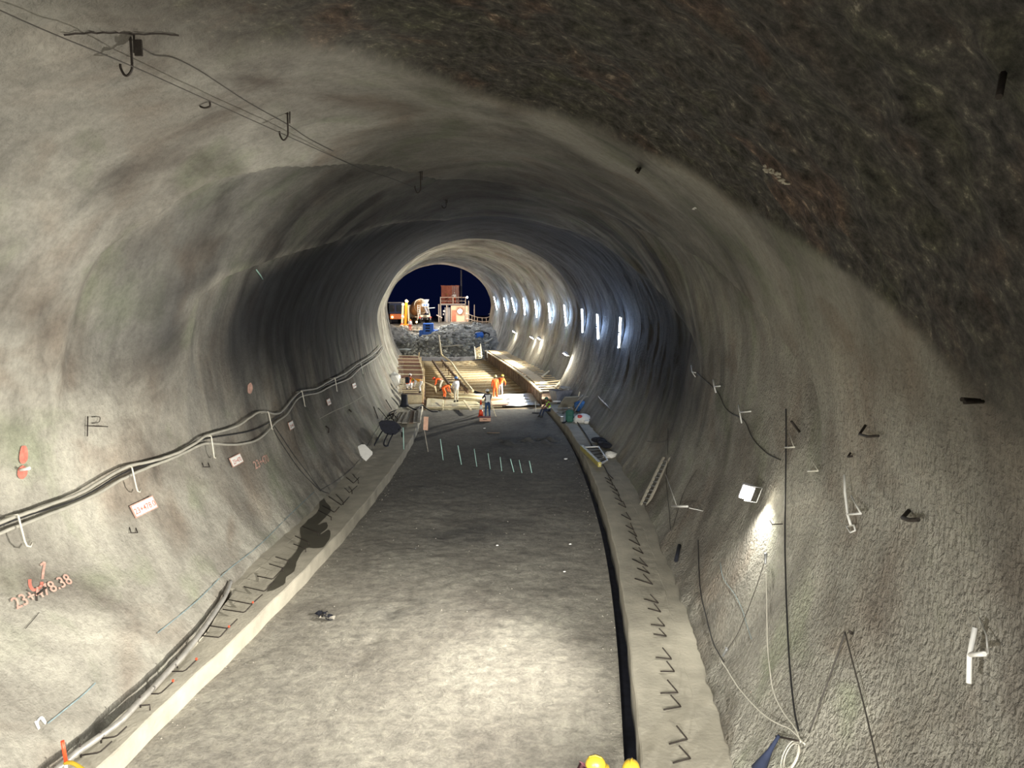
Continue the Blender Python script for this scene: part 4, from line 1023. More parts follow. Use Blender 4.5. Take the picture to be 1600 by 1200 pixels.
# ------------------------------------------------------------------ clutter, left bench
t = thing('sign_sheet', at_h(570, 719, KH), 0, 'white notched panel leaning at the foot of the left wall', 'panel')
pc = [(559,700),(560,697),(565,694.5),(570,694.5),(582,706),(582,710),(572,720.5),(558,709),(559,706),(557,704)]
yb_ = at_h(570, 721, KH).y; bm = B(); fr_ = []
for x, y in pc: fr_.append(at_y(x, y, yb_ + (721 - y) * .028))
v1 = [bm.verts.new(p) for p in fr_]; v2 = [bm.verts.new(p + Vector((-.02,.05,0))) for p in fr_]
bm.faces.new(v1); bm.faces.new(v2[::-1])
for k in range(len(v1)): bm.faces.new((v1[k], v2[k], v2[(k+1) % len(v1)], v1[(k+1) % len(v1)]))
bmesh.ops.recalc_face_normals(bm, faces=bm.faces); obj('board', bm, M['white'], t)
bm = B(); tube(bm, [fr_[0] + Vector((.02,.10,0)), fr_[8] + Vector((.02,.10,0))], .03, 6); obj('hinge', bm, M['steel'], t)
# overturned wheelbarrow
yw = at_h(604, 698, KH).y
def LP(x, y, dy=0): return at_y(x, y, yw + dy)
t = thing('wheelbarrow', at_h(604, 698, KH), 0, 'overturned dark wheelbarrow with long handles on the left bench', 'wheelbarrow')
bm = B(); secs = []
outl = [(592,661),(596,657.5),(607,657),(617,658.5),(623,663),(627,668),(624,674),(618,679),(609,680),(601,677),(595,671)]
cx_, cy_ = 608, 668
rings = []
for s_, dy_ in ((1.0, .0), (1.02, .12), (.86, .45), (.55, .6)):
    rings.append([bm.verts.new(at_y(cx_ + (x-cx_)*s_, cy_ + (y-cy_)*s_ - dy_*4, yw + 1.0 + dy_)) for x, y in outl])
for a, b in zip(rings, rings[1:]):
    for k in range(len(a)): bm.faces.new((a[k], a[(k+1) % len(a)], b[(k+1) % len(a)], b[k]))
bm.faces.new(rings[0]); bm.faces.new(rings[-1][::-1]); bmesh.ops.recalc_face_normals(bm, faces=bm.faces)
obj('tray', bm, M['blackpl'], t, smooth=False)
for P_ in ([(597,674,1.0),(590,686,.5),(584,698,.1),(587,701,.0),(594,700,-.1)], [(606,678,1.0),(601,688,.5),(600,695,.1),(603,697,.0),(607,696,0)], [(614,678,1.0),(609,688,.5),(606,696,.1)]):
    bm = B(); tube(bm, smooth_path([LP(*p) for p in P_], 3), .035, 6); obj('handle', bm, M['blackpl'], t)
for P_ in ([(623,671,.9),(628,678,.5)], [(625,676,.9),(629,668,.9)]):
    bm = B(); tube(bm, [LP(*p) for p in P_], .03, 6); obj('stay', bm, M['steel'], t)
bm = B(); c_ = LP(628.5, 679, .5); lathe(bm, c_ - Vector((.04,0,0)), [(.02,0),(.12,.01),(.14,.04),(.12,.07),(.02,.08)], 12, (1,0,0)); obj('wheel', bm, M['tyre'], t)
# planks on the bench beyond it
for k, (a, b, w_, m_) in enumerate((((625,660),(636,642),.32,'greywood'), ((632,661),(641,643),.30,'greywood'), ((643,661),(647,642),.26,'wooddk'), ((649,660),(651,642),.24,'greywood'), ((654,660),(656,640),.16,'greywood'))):
    bm = B(); beam(bm, at_h(*a, KH+.05+.04*k), at_h(*b, KH+.05+.04*k), w_, .06)
    single('bench_plank', bm, M[m_], '%s plank laid along the left bench beyond the dark barrow, %s from the wall' % ('dark' if m_ == 'wooddk' else 'grey', ordi(k)), 'plank')
for k, (a, b, c) in enumerate((((608,645),(612,652),(616,658)), ((613,650),(617,643),(621,640)), ((611,655),(616,648),(620,644)), ((609,649),(614,646),(618,652)), ((625,646),(621,653),(622,654)))):
    bm = B(); tube(bm, smooth_path([at_h(*a, KH+.15), at_h(*b, KH+.35), at_h(*c, KH+.12)], 3), .035, 5)
    single('scrap_bar', bm, M['rebar'], 'dark bent scrap bar in the tangle by the left wall, piece %s from the left' % ['farthest','second','middle','fourth','rightmost'][k], 'bar')
bm = B(); tube(bm, smooth_path([at_h(x, y, KH+.06) for x, y in ((634,632),(642,637),(650,640),(655,637),(660,633),(664,637),(675,643),(684,643))], 3), .04, 6); single('black_hose', bm, M['blackpl'], 'black hose trailing over the end of the left bench', 'hose')
bm = B(); c_ = at_h(632, 635, KH); lathe(bm, c_, [(.28,0),(.30,.08),(.22,.2),(.20,.7),(.24,.75),(.1,.78)], 12); single('dark_bucket', bm, M['blackpl'], 'dark bin standing at the camera end of the left cage', 'bin')
for (x0, y0, x1, y1, k) in ((602,625,611,641,0), (590,638,604,655,1), (583,636,589,655,2)):
    bm = B(); tube(bm, [W(x0,y0,.04), W(x1,y1,.06)], .025, 5); single('leaning_bar', bm, M['rebar'], 'dark bar resting on the left wall foot, %s of three' % ['farthest','middle','nearest'][k], 'bar')
bm = B(); p = W(611, 590, .0); blob(bm, p + Vector((.2,0,-.1)), .42, .3, .5, 0, .18, 2); single('white_sack', bm, M['white'], 'white sack at the left wall beside the cage', 'sack')
# ------------------------------------------------------------------ clutter, right bench
yr = 33.0
# grating with yellow edge
t = thing('yellow_edged_grate', at_h(926, 712, KH), 0, 'flat grate with a long yellow edge lying on the right bench', 'grate')
q = [at_h(909,699,KH+.16), at_h(937,726,KH+.16), at_h(949,719,KH+.10), at_h(935,698,KH+.10)]
bm = B(); beam(bm, q[0], q[1], .13, .20); obj('yellow_edge', bm, simple('mustard_paint', (.46,.40,.12), .5), t)
for a, b in ((q[1], q[2]), (q[2], q[3]), (q[3], q[0])):
    bm = B(); beam(bm, a, b, .05, .06); obj('frame_bar', bm, M['white'], t)
for k in range(1, 10):
    bm = B(); tube(bm, [q[0].lerp(q[1], k/10), q[3].lerp(q[2], k/10)], .018, 5); obj('grate_bar', bm, M['rebar'] if k % 2 else M['steel'], t)
bm = B(); c_ = at_h(954, 711, KH+.1); blob(bm, c_, .26, .2, .16, 0, .15, 2); blob(bm, c_ + Vector((-.2,-.1,-.05)), .2, .15, .08, 0, .2, 2); single('white_bag', bm, M['white'], 'crumpled white bag at the wall foot beside the yellow grate', 'bag')
bm = B(); c_ = at_h(942, 693, KH+.1)
for k in range(5): blob(bm, c_ + Vector((random.uniform(-.15,.2), random.uniform(-.9,.9), .05)), .2, .35, .14, .3*k, .2, 2)
single('dark_cloth_heap', bm, M['blackpl'], 'heap of dark cloth at the foot of the right wall behind the grate', 'cloth')
bm = B(); tube(bm, smooth_path([at_h(x, y, KH+.05) for x, y in ((894,648),(903,661),(912,674),(918,683),(925,696))], 4), .03, 6); single('black_hose', bm, M['blackpl'], 'black hose from the green pack to the yellow grate', 'hose')
bm = B(); tube(bm, smooth_path([at_h(x, y, KH+.03) for x, y in ((940,722),(946,732),(950,740),(958,748))], 4), .02, 6); single('thin_rod', bm, M['rebar'], 'thin dark rod on the right bench in front of the yellow grate', 'bar')
# green pack
c_ = at_h(890, 660, KH); t = thing('green_backpack', c_, 0, 'green upright pack standing on the right bench', 'bag')
bm = B(); box(bm, c_ + Vector((0,0,.36)), (.44,.26,.70), .1, bev=.09); obj('body', bm, M['green'], t)
bm = B(); box(bm, c_ + Vector((0,-.16,.24)), (.32,.08,.34), .1, bev=.03); obj('pocket', bm, M['green'], t)
bm = B(); tube(bm, smooth_path([c_ + Vector((-.16,-.1,.1)), c_ + Vector((-.32,-.25,.02)), c_ + Vector((-.42,-.3,.03)), c_ + Vector((-.30,-.05,.03))], 3), .035, 6); obj('strap', bm, M['blackpl'], t)
bm = B(); box(bm, c_ + Vector((-.42,.15,.16)), (.18,.15,.30), .2, bev=.02); single('grey_can', bm, M['steel'], 'small grey can left of the green pack', 'can')
# white and red sacks
c_ = at_h(909, 661, KH); t = thing('printed_sack', c_, 0, 'white sack with red print at the right wall foot', 'sack')
bm = B(); blob(bm, c_ + Vector((.05,.2,.20)), .52, .40, .30, .4, .10, 2); obj('sack_body', bm, M['white'], t)
bm = B(); blob(bm, c_ + Vector((-.12,.02,.30)), .17, .2, .17, .4, .14, 2); obj('red_print', bm, M['red'], t)
bm = B(); blob(bm, c_ + Vector((.30,-.2,.10)), .24, .18, .12, .2, .15, 2); single('small_white_bag', bm, M['white'], 'small white bag in front of the printed sack', 'bag')
# blue tarp
c_ = at_h(912, 645, KH); bm = B(); blob(bm, c_ + Vector((-.05,.3,.32)), .5, .5, .42, .3, .16, 2); single('blue_tarp', bm, M['bluepl'], 'crumpled bright blue tarp by the right wall', 'tarp')
bm = B(); tube(bm, smooth_path([c_ + Vector(v) for v in ((-.6,-.2,.0),(-.3,-.1,.5),(.1,0,.95),(.5,.1,.8))], 4), .04, 6); single('bent_pipe', bm, M['greywood'], 'bent pale frame leaning over the blue tarp', 'frame')
for k, (a, b) in enumerate((((903,627),(901,642)), ((900,628),(911,617)), ((897,641),(906,612)), ((908,628),(928,622)), ((906,631),(930,626)), ((895,652),(884,640)), ((886,634),(898,645)))):
    yk = at_h(905, 642, KH).y; bm = B(); tube(bm, [at_y(*a, yk + .2*k), at_y(*b, yk + .2*k + .15)], .04, 5)
    single('loose_stick', bm, M['greywood' if k % 2 else 'woodlt'], ['short pale','thin grey','long pale','grey','bright thin','thin grey low','pale crossing'][k] + ' stick in the clutter around the blue tarp', 'stick')
# grey wheelbarrow / bin + panel
c_ = at_h(872, 631, KH); t = thing('grey_skip', c_, 0, 'dark grey site bin behind the seated worker', 'bin')
bm = B(); t2 = B(); bmesh.ops.create_cube(t2, size=1)
for v in t2.verts:
    k = 1.0 if v.co.z > 0 else .7
    v.co = Matrix.Rotation(.5, 3, 'Z') @ Vector((v.co.x*1.3*k, v.co.y*.9*k, v.co.z*.8)) + c_ + Vector((.2,.5,.45))
top_ = max(t2.faces, key=lambda f: f.calc_center_median().z); t2.faces.remove(top_); merge(bm, t2); obj('body', bm, M['greypaint'], t)
bm = B(); blob(bm, c_ + Vector((.45,.5,.95)), .42, .3, .16, .4, .25, 2); obj('load', bm, M['greywood'], t)
bm = B(); beam(bm, at_h(883,636,KH+.1), at_h(894,620,KH+.9), .95, .04); single('grey_board', bm, M['kerb'], 'pale grey board tilted behind the clutter on the right bench', 'board')
bm = B(); beam(bm, at_h(864,627,KH+.2), at_h(876,627,KH+.2), .08, .08); single('short_batten', bm, M['white'], 'short white batten right of the seated worker', 'batten')
scraps((881,646), KH+.02, (.5,.35), 16, [M['blackpl'], M['greywood'], M['kerb']], 'black rags and scraps on the right bench beside the green pack', 'bench_scraps', 8, .16)
scraps((896,641), KH+.02, (.5,.6), 18, [M['pink'], M['greywood'], M['maroon'], M['white']], 'mixed scraps heaped before the blue tarp', 'bench_scraps', 9, .16)
bm = B(); a_ = at_h(837, 644, .02); tube(bm, [a_, at_y(836.5, 627, a_.y)], .02, 5); single('thin_post', bm, M['white'], 'thin white post left of the seated worker', 'post')
bm = B(); c_ = at_h(838, 645, .02); blob(bm, c_, .35, .2, .04, 0, .2, 1); single('dark_rag', bm, M['blackpl'], 'dark rag on the slab left of the seated worker', 'cloth')
# broken ladder-like net marks on the right wall
for k in range(3):
    bm = B(); tube(bm, [W(936 + k*5, 620 + k*5, .03), W(946 + k*5, 634 + k*4, .03)], .02, 4); single('wall_scar_bar', bm, M['greypaint'], 'thin grey bar flat on the right wall above the clutter, %s of three' % ordi(k), 'bar')
bm = B(); p = [at_h(761, 676, .03), at_h(781, 676, .03)]; beam(bm, p[0], p[1], .10, .03); single('flat_strip', bm, M['wooddk'], 'dark strip lying on the slab before the surveyor', 'strip')
# tripod, cone and case at the surveyor
c_ = at_h(761, 651, 0)
t = thing('survey_tripod', c_, 0, 'survey tripod with yellow legs in front of the surveyor', 'tripod')
hd = at_y(763, 616, c_.y + .1)
for (x, y) in ((775, 651), (749, 650), (768, 640)):
    bm = B(); g_ = at_h(x, y, 0.0); beam(bm, hd, g_, .05, .04); lg = obj('leg', bm, M['woodlt'], t)
bm = B(); box(bm, hd + Vector((0,0,.10)), (.16,.14,.24), .2, bev=.03); obj('instrument', bm, M['yellow'], t)
c_ = at_h(751.5, 651, 0); t = thing('traffic_cone', c_, 0, 'red and white traffic cone left of the surveyor', 'cone')
bm = B(); box(bm, c_ + Vector((0,0,.02)), (.36,.36,.04)); obj('base', bm, M['red'], t)
bm = B(); lathe(bm, c_ + Vector((0,0,.04)), [(.15,0),(.10,.40)], 12); obj('cone_body', bm, M['redor'], t)
bm = B(); lathe(bm, c_ + Vector((0,0,.44)), [(.105,0),(.07,.30)], 12); obj('white_band', bm, M['white'], t)
bm = B(); lathe(bm, c_ + Vector((0,0,.74)), [(.068,0),(.03,.28),(.02,.30)], 12); obj('cone_tip', bm, M['redor'], t)
c_ = at_h(758, 658, 0); t = thing('instrument_case', c_, 0, 'faded pink instrument case on the slab before the surveyor', 'case')
bm = B(); box(bm, c_ + Vector((0,0,.12)), (.66,.36,.22), .05, bev=.02); obj('body', bm, M['pink'], t)
bm = B(); box(bm, c_ + Vector((0,0,.25)), (.68,.38,.05), .05, bev=.01); obj('lid', bm, M['maroon'], t)
bm = B(); tube(bm, [c_ + Vector((-.1,-.19,.16)), c_ + Vector((-.1,-.23,.14)), c_ + Vector((.1,-.23,.14)), c_ + Vector((.1,-.19,.16))], .015, 5); obj('handle', bm, M['blackpl'], t)
# ------------------------------------------------------------------ people
def seg_dist(p, a, b):
    ab = b - a; t = max(0, min(1, (p - a).dot(ab) / max(ab.length_squared, 1e-9))); return (p - a - ab * t).length
STAND = dict(pelvis=(0,0,.93), spine=(0,.0,1.12), chest=(0,0,1.33), neck=(0,.0,1.47), head=(0,.02,1.60), fwd=(0,1,0),
    sl=(-.185,0,1.39), sr=(.185,0,1.39), el=(-.24,.02,1.12), er=(.24,.02,1.12), wl=(-.25,.12,.90), wr=(.25,.12,.90),
    hl=(-.095,0,.90), hr=(.095,0,.90), kl=(-.11,.03,.50), kr=(.11,.03,.50), al=(-.12,0,.09), ar=(.12,0,.09))
def pose(**k):
    p = dict(STAND); p.update(k); return p
P_LOOK = pose(el=(-.26,.16,1.20), er=(.26,.16,1.20), wl=(-.10,.36,1.28), wr=(.12,.36,1.28), head=(0,.05,1.59), chest=(0,.02,1.32))
P_WORK = pose(spine=(0,.06,1.10), chest=(0,.17,1.27), neck=(0,.27,1.38), head=(0,.36,1.47), sl=(-.18,.19,1.32), sr=(.18,.19,1.32), el=(-.24,.34,1.08), er=(.24,.34,1.08), wl=(-.15,.50,.90), wr=(.15,.50,.90))
P_BEND = pose(pelvis=(0,-.10,.86), hl=(-.095,-.10,.84), hr=(.095,-.10,.84), spine=(0,.08,.98), chest=(0,.28,1.02), neck=(0,.42,1.0), head=(0,.54,.96), fwd=(0,.7,-.7),
    sl=(-.18,.34,.99), sr=(.18,.34,.99), el=(-.20,.38,.70), er=(.20,.38,.70), wl=(-.12,.48,.48), wr=(.12,.48,.48), kl=(-.13,.06,.48), kr=(.13,.06,.48))
P_SQUAT = pose(pelvis=(0,-.12,.40), hl=(-.1,-.12,.38), hr=(.1,-.12,.38), spine=(0,-.02,.58), chest=(0,.12,.76), neck=(0,.22,.88), head=(0,.30,.98), fwd=(0,.9,-.35),
    sl=(-.18,.14,.81), sr=(.18,.14,.81), el=(-.22,.34,.60), er=(.22,.34,.60), wl=(-.12,.52,.48), wr=(.12,.52,.48), kl=(-.17,.28,.48), kr=(.17,.28,.48), al=(-.14,.10,.09), ar=(.14,.10,.09))
P_SIT = pose(pelvis=(0,0,.10), hl=(-.1,.02,.10), hr=(.1,.02,.10), spine=(0,.03,.30), chest=(0,.10,.50), neck=(0,.15,.64), head=(0,.19,.76),
    sl=(-.18,.10,.56), sr=(.18,.10,.56), el=(-.24,.22,.34), er=(.24,.22,.34), wl=(-.12,.40,.26), wr=(.12,.40,.26), kl=(-.15,.44,.13), kr=(.15,.44,.16), al=(-.15,.58,-.27), ar=(.15,.60,-.27))
P_ARM = pose(er=(.34,.10,1.18), wr=(.44,.28,1.34))
RAD = dict(pelvis=.145, spine=.130, chest=.150, neck=.058, sl=.075, sr=.075, el=.048, er=.048, wl=.032, wr=.032, hl=.095, hr=.095, kl=.062, kr=.062, al=.045, ar=.045)
EDG = [('pelvis','spine'),('spine','chest'),('chest','neck'),('chest','sl'),('sl','el'),('el','wl'),('chest','sr'),('sr','er'),('er','wr'),('pelvis','hl'),('hl','kl'),('kl','al'),('pelvis','hr'),('hr','kr'),('kr','ar')]
def person(loc, rz, ps, label, jacket, trousers, helmet, vest=None, stripes=False, hgt=1.72, gear=None):
    t = thing('person', loc, rz, label, 'person'); sc = hgt / 1.72
    J = {k: Vector(v) * sc for k, v in ps.items()}
    fw = J['fwd'].normalized()
    names = list(RAD); me = bpy.data.meshes.new('sk')
    vs = [J[n] for n in names]; ed = [(names.index(a), names.index(b)) for a, b in EDG]; rad = [RAD[n]*sc for n in names]
    # feet
    for a in ('al', 'ar'):
        i = names.index(a); vs.append(J[a] + Vector((0, .14, -.045))*sc); rad.append(.038*sc); ed.append((i, len(vs)-1))
        vs.append(J[a] + Vector((0, -.03, -.045))*sc); rad.append(.036*sc); ed.append((i, len(vs)-1))
    me.from_pydata([tuple(v) for v in vs], ed, [])
    o = bpy.data.objects.new('sk', me); COL.objects.link(o)
    sk = o.modifiers.new('s', 'SKIN'); sk.use_smooth_shade = True
    for v, r in zip(me.skin_vertices[0].data, rad): v.radius = (r, r)
    for i, n in enumerate(names):
        if n in ('chest', 'pelvis', 'spine'): me.skin_vertices[0].data[i].radius = (rad[i]*1.12, rad[i]*.82)
    me.skin_vertices[0].data[0].use_root = True
    sb = o.modifiers.new('u', 'SUBSURF'); sb.levels = 1
    bpy.context.view_layer.update(); dg = bpy.context.evaluated_depsgraph_get()
    m2 = bpy.data.meshes.new_from_object(o.evaluated_get(dg)); bpy.data.objects.remove(o); bpy.data.meshes.remove(me)
    bm = B(); bm.from_mesh(m2); bpy.data.meshes.remove(m2)
    segs = [(J[a], J[b], (1 if b in ('hl','hr','kl','kr','al','ar') else 0)) for a, b in EDG]
    feet = [J['al'], J['ar']]; hands = [J['wl'], J['wr']]; nk = J['neck']
    tors = []
    for f in bm.faces:
        c = f.calc_center_median(); dd = [(seg_dist(c, a, b), m) for a, b, m in segs]; f.material_index = min(dd)[1]
        if min((c - q).length for q in feet) < .17*sc and c.z < min(J['al'].z, J['ar'].z) + .07: f.material_index = 3
        if (c - nk).length < .07*sc: f.material_index = 2
        f.smooth = True
        if min(range(len(segs)), key=lambda i: seg_dist(c, segs[i][0], segs[i][1])) in (0, 1, 3, 6) : tors.append(f.index)
    if vest:
        vb = B(); vb.from_mesh  # torso shell that follows the body
        bm.normal_update(); mp = {}
        for f in bm.faces:
            if f.index in set(tors):
                for v in f.verts:
                    if v not in mp: mp[v] = vb.verts.new(v.co + v.normal * .014)
        ts = set(tors)
        lo_, hi_ = J['pelvis'], J['chest']; ax = hi_ - lo_
        for f in bm.faces:
            if f.index in ts:
                nf = vb.faces.new([mp[v] for v in f.verts]); tt = (f.calc_center_median() - lo_).dot(ax) / ax.length_squared
                nf.material_index = 1 if stripes and (.25 < tt < .45 or (abs(f.calc_center_median().x) < .09 and abs(f.calc_center_median().x) > .06 and tt > .4)) else 0
                nf.smooth = True
        obj('vest', vb, [M[vest], M['white']], t, world=False)
    # head with nose and ears, hands with five fingers
    hc = J['head']; up_h = (hc - J['neck']).normalized(); up_h = (up_h - fw*up_h.dot(fw)).normalized(); sx_ = fw.cross(up_h).normalized()
    Rh = Matrix((sx_, fw, up_h)).transposed()
    tb = B(); bmesh.ops.create_uvsphere(tb, u_segments=14, v_segments=10, radius=1)
    for v in tb.verts:
        x, y, z = v.co; k = 1 - .22*max(0, -z)
        v.co = Rh @ Vector((x*.076*k, y*.095*k, z*.118)) * sc + hc
    merge(bm, tb, 2)
    tube(bm, [hc + Rh @ Vector((0,.090,.015))*sc, hc + Rh @ Vector((0,.112,-.02))*sc, hc + Rh @ Vector((0,.094,-.032))*sc], [.007*sc,.014*sc,.010*sc], 6, 2)
    for s_ in (-1, 1): blob(bm, hc + Rh @ Vector((s_*.077,0,-.005))*sc, .012*sc, .02*sc, .03*sc, rz*0, 0, 1, 2)
    for s_ in (-1, 1): blob(bm, hc + Rh @ Vector((s_*.030,.085,.012))*sc, .012*sc, .008*sc, .008*sc, 0, 0, 1, 4)
    tube(bm, [hc + Rh @ Vector((-.025,.086,-.055))*sc, hc + Rh @ Vector((0,.092,-.055))*sc, hc + Rh @ Vector((.025,.086,-.055))*sc], .006*sc, 5, 2)
    for w_, e_ in (('wl','el'), ('wr','er')):
        d = (J[w_] - J[e_]).normalized(); sd = d.cross(Vector((0,0,1)));
        sd = sd.normalized() if sd.length > .2 else Vector((1,0,0)); pn = d.cross(sd).normalized(); w = J[w_]
        tube(bm, [w - d*.02*sc, w + d*.03*sc, w + d*.085*sc], [.028*sc,.036*sc,.036*sc], 6, 2)
        for k, (o_, L_) in enumerate(((-.028,.065),(-.010,.078),(.010,.072),(.027,.056))):
            b0 = w + (d*.08 + sd*o_)*sc; tube(bm, [b0, b0 + (d*L_*.5 + pn*.008)*sc, b0 + (d*L_*.9 + pn*.03)*sc], [.0095*sc,.0085*sc,.007*sc], 5, 2)
        s2 = 1 if w_ == 'wl' else -1
        b0 = w + (d*.03 + sd*s2*.03)*sc; tube(bm, [b0, b0 + (d*.03 + sd*s2*.025)*sc, b0 + (d*.055 + sd*s2*.028 + pn*.012)*sc], [.012*sc,.010*sc,.008*sc], 5, 2)
    obj('body', bm, [M[jacket], M[trousers], M['skin'], M['boot'], M['eye']], t, world=False)
    # hair cap and helmet
    hb = B(); tb = B(); bmesh.ops.create_uvsphere(tb, u_segments=12, v_segments=8, radius=1)
    for v in tb.verts: v.co = Rh @ Vector((v.co.x*.080, v.co.y*.090 - .012, v.co.z*.10 + .018)) * sc + hc
    merge(hb, tb); obj('hair', hb, M['hair'], t, world=False)
    if helmet:
        hb = B(); c0 = hc + up_h * .035 * sc
        prof = [(.104,.0),(.114,.0),(.112,.03),(.100,.07),(.074,.105),(.036,.126),(.004,.130)]
        lathe(hb, c0, [(r*sc, h*sc) for r, h in prof], 18, up_h)
        for v in hb.verts:
            q = v.co - c0; v.co = c0 + q + fw * (q.dot(fw) * .16)
        tube(hb, [c0 + Rh @ Vector((0, y, z))*sc for y, z in ((-.11,.05),(-.07,.115),(0,.138),(.07,.115),(.11,.05))], .010*sc, 6)
        h_ = obj('helmet', hb, M[helmet], t, world=False)
        bb = B(); n_ = 9; r1 = []; r2 = []
        for k in range(n_):
            a = -1.1 + 2.2*k/(n_-1); r1.append(bb.verts.new(c0 + Rh @ Vector((math.sin(a)*.108, math.cos(a)*.125, .006))*sc)); r2.append(bb.verts.new(c0 + Rh @ Vector((math.sin(a)*.118, math.cos(a)*.175, -.006))*sc))
        r3 = [bb.verts.new(v.co - up_h*.006) for v in r1]; r4 = [bb.verts.new(v.co - up_h*.006) for v in r2]
        for k in range(n_-1):
            bb.faces.new((r1[k], r1[k+1], r2[k+1], r2[k])); bb.faces.new((r3[k], r4[k], r4[k+1], r3[k+1])); bb.faces.new((r2[k], r2[k+1], r4[k+1], r4[k]))
        obj('brim', bb, M[helmet], h_, world=False)
    if gear:
        gear(t, J, sc)
    return t
def pack(mat):
    def g(t, J, sc):
        bm = B(); box(bm, J['chest'] + Vector((0,-.22,-.04)), (.30,.16,.42), bev=.04); obj('backpack', bm, M[mat], t, world=False)
    return g
M['sky_helmet'] = simple('light_blue_helmet', (0.12, 0.30, 0.72), 0.4)
M['green_helmet'] = simple('dark_green_helmet', (0.05, 0.13, 0.09), 0.4)
M['white_helmet'] = simple('white_helmet', (0.8, 0.8, 0.78), 0.35)
M['lemon'] = simple('pale_yellow_helmet', (0.85, 0.78, 0.30), 0.35)
def aw(Y): return heading(Y)     # facing away from the camera, along the tunnel
pA = at_h(762, 655, .02)
person(pA, aw(45) + .25, P_LOOK, 'person in dark jacket, white braces and blue jeans standing at the survey tripod', 'navy', 'jeans', 'white_helmet', 'navy', True, 1.78)
person(at_h(774, 624, -.10), aw(52) + .1, pose(), 'person in orange overalls and pale yellow helmet standing with back turned', 'orange', 'orange', 'lemon')
person(at_h(782, 622, -.12), aw(53) - .5, P_WORK, 'person in orange jacket, white trousers and bright yellow helmet behind the overalled worker', 'orange', 'shirt', 'yellow', hgt=1.8)
person(at_h(713, 629, .20), aw(50) + .7, pose(el=(-.25,.12,1.14), wl=(-.22,.30,1.0)), 'person in white shirt and blue helmet standing over the crouching worker', 'shirt', 'trsr', 'sky_helmet')
person(at_h(694, 623, -.02), aw(50) - 1.1, P_BEND, 'person in bright orange suit and yellow helmet bending beside the white-shirted worker', 'orange', 'orange', 'yellow', hgt=1.6)
person(at_h(689, 611, -.05), aw(55) + 1.3, P_BEND, 'person in orange suit bending over a prop, left of the main group', 'orange', 'trsr', 'redor', hgt=1.66)
person(at_h(657, 614, .92), aw(50) + 1.5, P_BEND, 'person in amber vest and white trousers bending on the left cage', 'shirt', 'shirt', 'yellow', 'yorange', False, 1.5)
person(at_h(638, 610, .92), aw(52) - .4, P_SQUAT, 'person in orange sleeves crouching on the left cage with a black pack', 'orange', 'shirt', 'white_helmet', None, False, 1.7, pack('blackpl'))
pS = fr(47.0, 3.99, KH)
pS = at_h(858, 643, KH + .02)
person(pS, aw(46) + 1.9, P_SIT, 'person in lime hi-vis vest and green helmet sitting on the right kerb', 'maroon', 'navy', 'green_helmet', 'hivis', True, 1.66)
pI = at_h(931, 1179, 1.62) - Vector((.36,0,0)); pI.z = .02
person(pI, -PI/2 - .15, P_WORK, 'person in maroon jacket and yellow helmet leaning at the bottom edge', 'maroon', 'navy', 'yellow', None, False, 1.70)
pI = at_h(986, 1190, 1.72); pI.z = .02
person(pI, -.3, pose(), 'person in grey shirt and yellow helmet, rightmost at the bottom edge', 'greypaint', 'navy', 'yellow', None, False, 1.66)
# marker post at the lower left corner
c_ = at_h(104, 1222, KH); t = thing('marker_post', c_, 0, 'orange-red marker post with yellow webbing at the lower left corner', 'post')
tp = at_y(97.5, 1158, c_.y - .05); md_ = at_y(103, 1190, c_.y - .02)
bm = B(); tube(bm, [md_, tp], .026, 10); obj('post', bm, M['redor'], t)
bm = B(); tube(bm, [c_, md_], .022, 8); obj('foot', bm, M['white'], t)
bm = B(); tube(bm, smooth_path([md_ + Vector((-.02,0,-.02)), md_ + Vector((.10,-.03,.0)), md_ + Vector((.22,-.05,-.05)), md_ + Vector((.38,-.1,-.12))], 4), [.03]*13, 6); obj('webbing', bm, M['yellow'], t)
